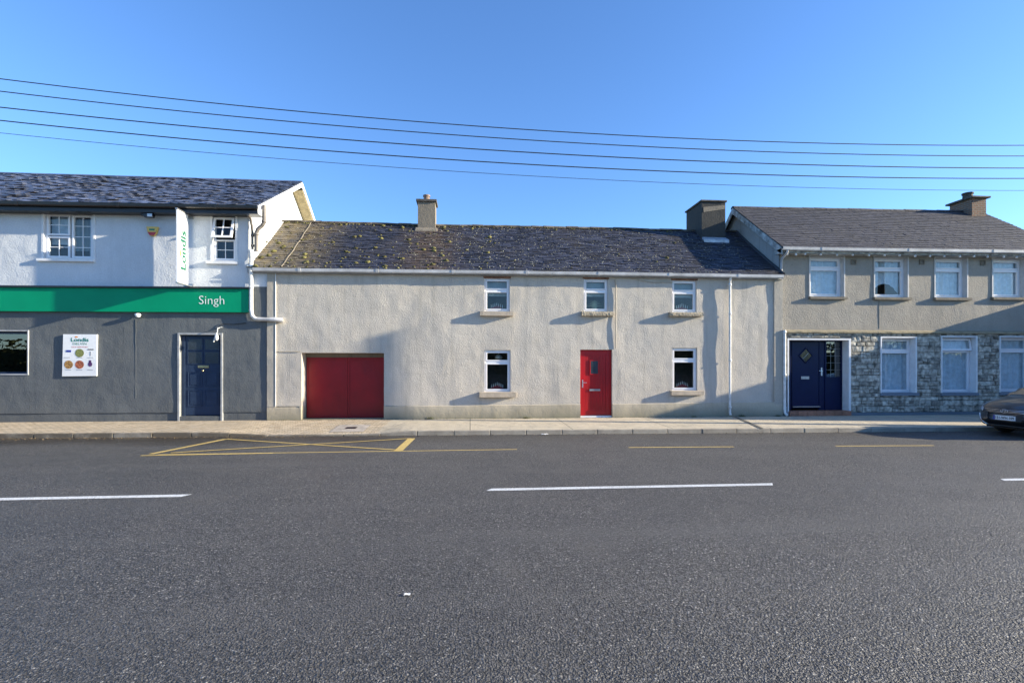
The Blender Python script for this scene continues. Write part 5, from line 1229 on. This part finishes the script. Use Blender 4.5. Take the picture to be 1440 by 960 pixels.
# lower hexagonal grille opening, upper grille, chrome, plate, lamps
patch('lower_grille', grd, -.66, .66, lambda v: .27+.10*max(0, (abs(v)-.42)/.24), lambda v: .385, .006)
patch('upper_grille', grd, -.56, .56, lambda v: .555+.02*abs(v), lambda v: .665-.05*abs(v)**2, .006)
for k in range(3): patch('chrome_bar', M['chrome'], -.52, .52, lambda v, k=k: .575+.030*k+.015*abs(v), lambda v, k=k: .583+.030*k+.015*abs(v), .014, 20, 1)
patch('chrome_trim', M['chrome'], -.50, .50, lc(.238), lc(.256), .016, 24, 1)
for sgn in (1, -1):
    q = MB(); pts = []
    for k in range(9):
        f_ = k/8; v = sgn*(.50+.22*math.sin(f_*math.pi/2)*1.0); z = .247+.27*f_**1.1; p_ = front(v, z, .006)
        if p_ is not None: pts.append(p_)
    q.tube(pts, .010, 6); q.build('chrome_trim', M['chrome'], car, smooth=True)
    lo = lambda v: .585+.10*max(0, (abs(v)-.60)/.22); hi = lambda v: .665+.10*max(0, (abs(v)-.60)/.22)+.0
    a, b_ = (.58, .80) if sgn > 0 else (-.80, -.58)
    hl = patch('headlight', simple('headlight_reflector', (.60, .62, .66), .25, .2, var=.3, scale=25), a, b_, lo, hi, .006, 8, 4)
    patch('lens', M['lampglass'], a, b_, lo, hi, .016, 8, 4, parent=hl) if False else None
    q = MB(); p_ = front(sgn*.66, .655, .012)
    if p_ is not None: q.blob(p_, .035, 1.0, 1, jit=0)
    q.build('headlight_bulb', M['lampglass'], car, smooth=True)
    patch('fog_lamp', grd, *((.60, .74) if sgn > 0 else (-.74, -.60)), lc(.30), lc(.36), .010, 5, 2)
# number plate
pc = front(0, .45, 0.0); PXp = pc.x-.02
q = MB(); q.box(PXp, PXp+.02, CYC-.25, CYC+.25, ROADZ+.395, ROADZ+.505); pl = q.build('number_plate', M['letter'], car, bevel=.003)
q = MB(); q.text('151-WH-109', (PXp-.002, CYC+.20, ROADZ+.418), (0, -1, 0), (0, 0, 1), .43, .066, .002, bold=.02); q.build('lettering', M['black'], pl)
q = MB(); q.box(PXp-.003, PXp, CYC+.215, CYC+.258, ROADZ+.398, ROADZ+.502); q.build('blue_band', M['blueprint'], pl)
# slanted letter emblem in an oval
ec = front(0, .615, .02); q = MB()
q.tube([(ec.x, CYC+.085*math.cos(a), ec.z+.042*math.sin(a)) for a in [i*math.pi/12 for i in range(25)]], .006, 6)
for s_ in (1, -1): q.tube([(ec.x, CYC+s_*.035+.018, ec.z-.032), (ec.x, CYC+s_*.035-.012, ec.z+.032)], .008, 6)
q.tube([(ec.x, CYC+.033, ec.z-.008), (ec.x, CYC-.033, ec.z+.010)], .006, 6); q.build('emblem', M['chrome'], car)
# cabin
q = MB(); CB = [(0.97, .84, .965), (1.55, .74, 1.24), (1.95, .66, 1.415), (2.3, .62, 1.46), (2.9, .61, 1.47), (3.4, .62, 1.43), (3.85, .66, 1.27), (4.25, .72, 1.04)]
rows = []
for u, hw_, z in CB:
    b0 = .86 if 1.3 < u < 4.1 else .82
    rows.append([W3(u, b0, min(.99, z)), W3(u, (b0+hw_)/2+.02, (min(.99, z)+z)/2), W3(u, hw_, z-.04), W3(u, hw_*.7, z), W3(u, 0, z+.015), W3(u, -hw_*.7, z), W3(u, -hw_, z-.04), W3(u, -(b0+hw_)/2-.02, (min(.99, z)+z)/2), W3(u, -b0, min(.99, z))])
q.grid(rows); cab = q.build('cabin', carpaint, car, smooth=True); sbm = cab.modifiers.new('s', 'SUBSURF'); sbm.levels = 2; sbm.render_levels = 2
M['carglass'] = simple('tinted_car_glass', (.03, .045, .05), .05, 0, var=.02, coat=1)
q = MB(); q.grid([[Vector(W3(u-.015, f_*hw_*.92, z+.022-.02*abs(f_))) for f_ in (-1, -.6, -.2, .2, .6, 1)] for u, hw_, z in ((1.00, .87, .985), (1.55, .75, 1.235), (1.93, .68, 1.40))]); q.build('windscreen', M['carglass'], car, smooth=True)
q = MB(); q.grid([[Vector(W3(u+.02, f_*hw_*.88, z+.022)) for f_ in (-1, -.5, 0, .5, 1)] for u, hw_, z in ((3.45, .62, 1.41), (3.85, .66, 1.265), (4.2, .72, 1.06))]); q.build('rear_window', M['carglass'], car, smooth=True)
for s_ in (1, -1):
    for (a, b_) in ((1.75, 2.55), (2.62, 3.45)):
        q = MB(); q.face([W3(a-(.25 if a < 2 else 0), s_*.872, 1.03), W3(b_+(.1 if a > 2 else 0), s_*.872, 1.03), W3(b_-(.12 if a > 2 else 0), s_*.70, 1.37), W3(a+(.12 if a < 2 else 0), s_*.70, 1.37)]); q.build('side_window', M['carglass'], car)
    q = MB(); q.blob(W3(1.62, s_*1.0, 1.06), .10, .7, 4, nu=12, nv=8, jit=.1); q.tube([W3(1.66, s_*.88, 1.02), W3(1.63, s_*.97, 1.04)], .025, 6); q.build('wing_mirror', carpaint, car, smooth=True)
for s_ in (.35, -.25):
    q = MB(); q.tube([W3(1.12, s_, 1.02), W3(1.2, s_-.45, 1.06)], .008, 5); q.build('wiper', M['black'], car)
for (u, v) in wheel_pos():
    q = MB(); s_ = 1 if v > 0 else -1; c_ = W3(u, v, .325)
    q.lathe(c_, [(.20, -.10), (.29, -.105), (.32, -.08), (.325, 0), (.32, .08), (.29, .105), (.20, .10)], 32, axis='y'); wh = q.build('wheel', M['rubber'], car, smooth=True)
    q = MB(); yv = c_[1]+s_*.085
    q.lathe((c_[0], yv, c_[2]), [(.205, -.02), (.215, .0), (.19, .012), (.185, -.02)], 28, axis='y')
    for k in range(5):
        a = 2*math.pi*k/5+.3; q.tube([(c_[0]+.03*math.cos(a), yv, c_[2]+.03*math.sin(a)), (c_[0]+.195*math.cos(a), yv, c_[2]+.195*math.sin(a))], [.035, .02], 6)
    q.lathe((c_[0], yv, c_[2]), [(.05, -.02), (.05, .02), (.03, .03)], 12, axis='y'); q.build('rim', M['alu'], wh)
q = MB(); q.box(CXN+.3, CXN+4.4, CYC-.72, CYC+.72, ROADZ+.17, ROADZ+.3); q.build('underbody', M['black'], car)

# ============================================================ small things
def litter(px_, py_, s_, lab, seed, mat='litter', cat='litter', z=ROADZ):
    x, y = onroad(px_, py_, z); q = MB(); rr = random.Random(seed); pts = []
    n_ = 7; rows = []
    for j in range(4): rows.append([(x+s_*(i/5-.5)+rr.uniform(-.01, .01), y+s_*.6*(j/3-.5)+rr.uniform(-.01, .01), z+.008+rr.uniform(0, s_*.18)) for i in range(6)])
    q.grid(rows); q.build('litter', M[mat], label=lab, cat=cat)
litter(572, 837, .05, 'tiny white scrap lying alone on the near asphalt', 1)
litter(766, 611.5, .16, 'crumpled white scrap in the gutter against the kerb below the red door', 2)
0 and litter(276, 698, .09, 'small pale scrap on the road just right of the left white line', 3)
q = MB(); rr = random.Random(44)
for i in range(1500):
    x = rr.uniform(-13, 12.5) if rr.random() < .5 else rr.gauss(-8, 3.5); y = yk(x)-abs(rr.gauss(0, .16))-.01; s_ = rr.uniform(.008, .028); a = rr.uniform(0, 6.28); z = ROADZ+.004
    q.face([(x+s_*math.cos(a), y+s_*math.sin(a), z), (x-s_*.5*math.sin(a), y+s_*.5*math.cos(a), z+rr.uniform(0, .014)), (x-s_*math.cos(a), y-s_*math.sin(a), z+rr.uniform(0, .006)), (x+s_*.5*math.sin(a), y-s_*.5*math.cos(a), z+rr.uniform(0, .01))])
tag(q.build('gutter_leaf_litter', simple('dead_leaves', (0.15, 0.11, 0.065), .9, island=.8), label='brown leaf litter and grit lying along the kerb', cat='leaf litter'), kind='stuff')
q = MB(); rr = random.Random(45)
for i in range(900):
    x = rr.uniform(KX0, HX0+1); y = -.04-abs(rr.gauss(0, .05)); s_ = rr.uniform(.006, .02); a = rr.uniform(0, 6.28); z = .004
    q.face([(x+s_*math.cos(a), y+s_*.6*math.sin(a), z), (x-s_*.5*math.sin(a), y+s_*.5*math.cos(a), z+rr.uniform(0, .02)), (x-s_*math.cos(a), y-s_*.6*math.sin(a), z+rr.uniform(0, .006)), (x+s_*.5*math.sin(a), y-s_*.5*math.cos(a), z+rr.uniform(0, .01))])
tag(q.build('wall_foot_moss', simple('foot_moss', (0.09, 0.085, 0.045), .9, island=.7), label='moss and grit along the foot of the cottage wall', cat='moss'), kind='stuff')
M['drygrass'] = simple('weed_dry', (0.10, 0.11, 0.04), .9, island=.4)
wd = None
for i, (px_, lab) in enumerate(((1042, 'weed tuft at the foot of the wall right of the white downpipe'), (975, 'weed tuft at the cottage wall foot under the lower right window'), (1093, 'weed tuft at the wall foot beside the navy door step'), (740, 'weed tuft at the cottage wall foot between window and red door'), (604, 'weed tuft at the cottage wall foot right of the garage'))):
    x = ax(px_, -.05)
    if wd is None:
        q = MB(); rr = random.Random(3); base_x = x
        for k in range(46):
            a = rr.uniform(0, 6.28); l = rr.uniform(.03, .09); b0 = Vector((x+rr.uniform(-.12, .12), -.07+rr.uniform(-.03, .02), -.005)); tp = b0+Vector((math.cos(a)*l*.7, math.sin(a)*l*.5-.01, l)); wv = Vector((-math.sin(a), math.cos(a), 0))*.007
            q.face([b0-wv, b0+wv, tp+wv*.3, tp-wv*.3])
        wd = q.build('weed_tuft', M['drygrass'], label=lab, cat='weed', group='weeds along the wall foot')
    else:
        c_ = wd.copy(); C.objects.link(c_); c_.location.x += x-base_x; c_.rotation_euler.z = 3.14*(i % 2); s_ = .6+.1*i; c_.scale = (s_, s_, s_); c_['label'] = lab

# ============================================================ far side of the street (behind the camera, seen in the glass)
q = MB(); q.box(-40, 40, -20.0, -19.7, -.4, 1.0); q.box(-40.05, 40.05, -20.05, -19.65, 1.0, 1.08); q.build('boundary_wall', M['conc'], label='low concrete garden wall on the far side of the road', cat='wall')
q = MB(); rr = random.Random(8); q.grid([[(x, -24.6, z*(3.2+1.6*noise.noise(Vector((x*.13, 2, 2))))-.3) for x in range(-60, 61, 2)] for z in (0, .5, 1)])  # unseen hedge added to block the yellow horizon in window reflections
for i in range(16000):
    x = rr.uniform(-60, 60); h_ = 3.6+1.6*noise.noise(Vector((x*.13, 2, 2))); y = -24+rr.uniform(-.9, .9); z = rr.uniform(-.3, h_); s_ = rr.uniform(.12, .28)
    a = Vector((rr.gauss(0, 1), rr.gauss(0, 1), rr.gauss(0, 1))).normalized(); b_ = a.orthogonal().normalized(); c_ = Vector((x, y, z)); q.face([c_-a*s_, c_+b_*s_*.6, c_+a*s_, c_-b_*s_*.6])
tag(q.build('hedge', M['leaf'], label='added tall hedge behind the garden wall across the road', cat='hedge'))
def bare_tree(x, y, h, seed, lab, leafy=0.5, spread=0.33):
    rr = random.Random(seed); e = empty('tree', (x, y, -.4), lab, 'tree', 'trees beyond the street'); tb = MB(); lf = MB()
    def br(p_, d_, l, r_, n_):
        pts = [p_]; dd = d_.copy()
        for k in range(4): dd = (dd+Vector((rr.gauss(0, .12), rr.gauss(0, .12), rr.gauss(.04, .06)))).normalized(); pts.append(pts[-1]+dd*l/4)
        tb.tube(pts, [r_*(1-.12*k) for k in range(5)], 5, cap=False)
        if n_ <= 1:
            for k in range(int(16*leafy)):
                c_ = pts[rr.randint(1, 4)]+Vector((rr.gauss(0, .35), rr.gauss(0, .35), rr.gauss(0, .3))); s_ = rr.uniform(.10, .2); a = Vector((rr.gauss(0, 1), rr.gauss(0, 1), rr.gauss(0, 1))).normalized(); b_ = a.orthogonal().normalized(); lf.face([c_-a*s_, c_+b_*s_*.5, c_+a*s_, c_-b_*s_*.5])
        if n_ > 0:
            for k in range(4 if n_ > 2 else 3):
                a = rr.uniform(0, 6.28); nd = (dd*.75+Vector((math.cos(a), math.sin(a), .25))*rr.uniform(.5, .9)).normalized(); br(pts[rr.randint(2, 4)], nd, l*rr.uniform(.55, .8), r_*.5, n_-1)
    br(Vector((x, y, -.4)), Vector((0, 0, 1)), h*.34, h*.022, 4)
    tb.build('trunk', M['bark'], e)
    if lf.v: lf.build('crown', M['leaf'], e)
bare_tree(-14, -27, 8, 3, 'bushy tree behind the far wall on the left', 2.0)
bare_tree(-3, -30, 9, 4, 'bushy tree behind the far wall in the middle', 2.0)
bare_tree(12, -28, 7, 5, 'bushy tree behind the far wall on the right', 2.0)
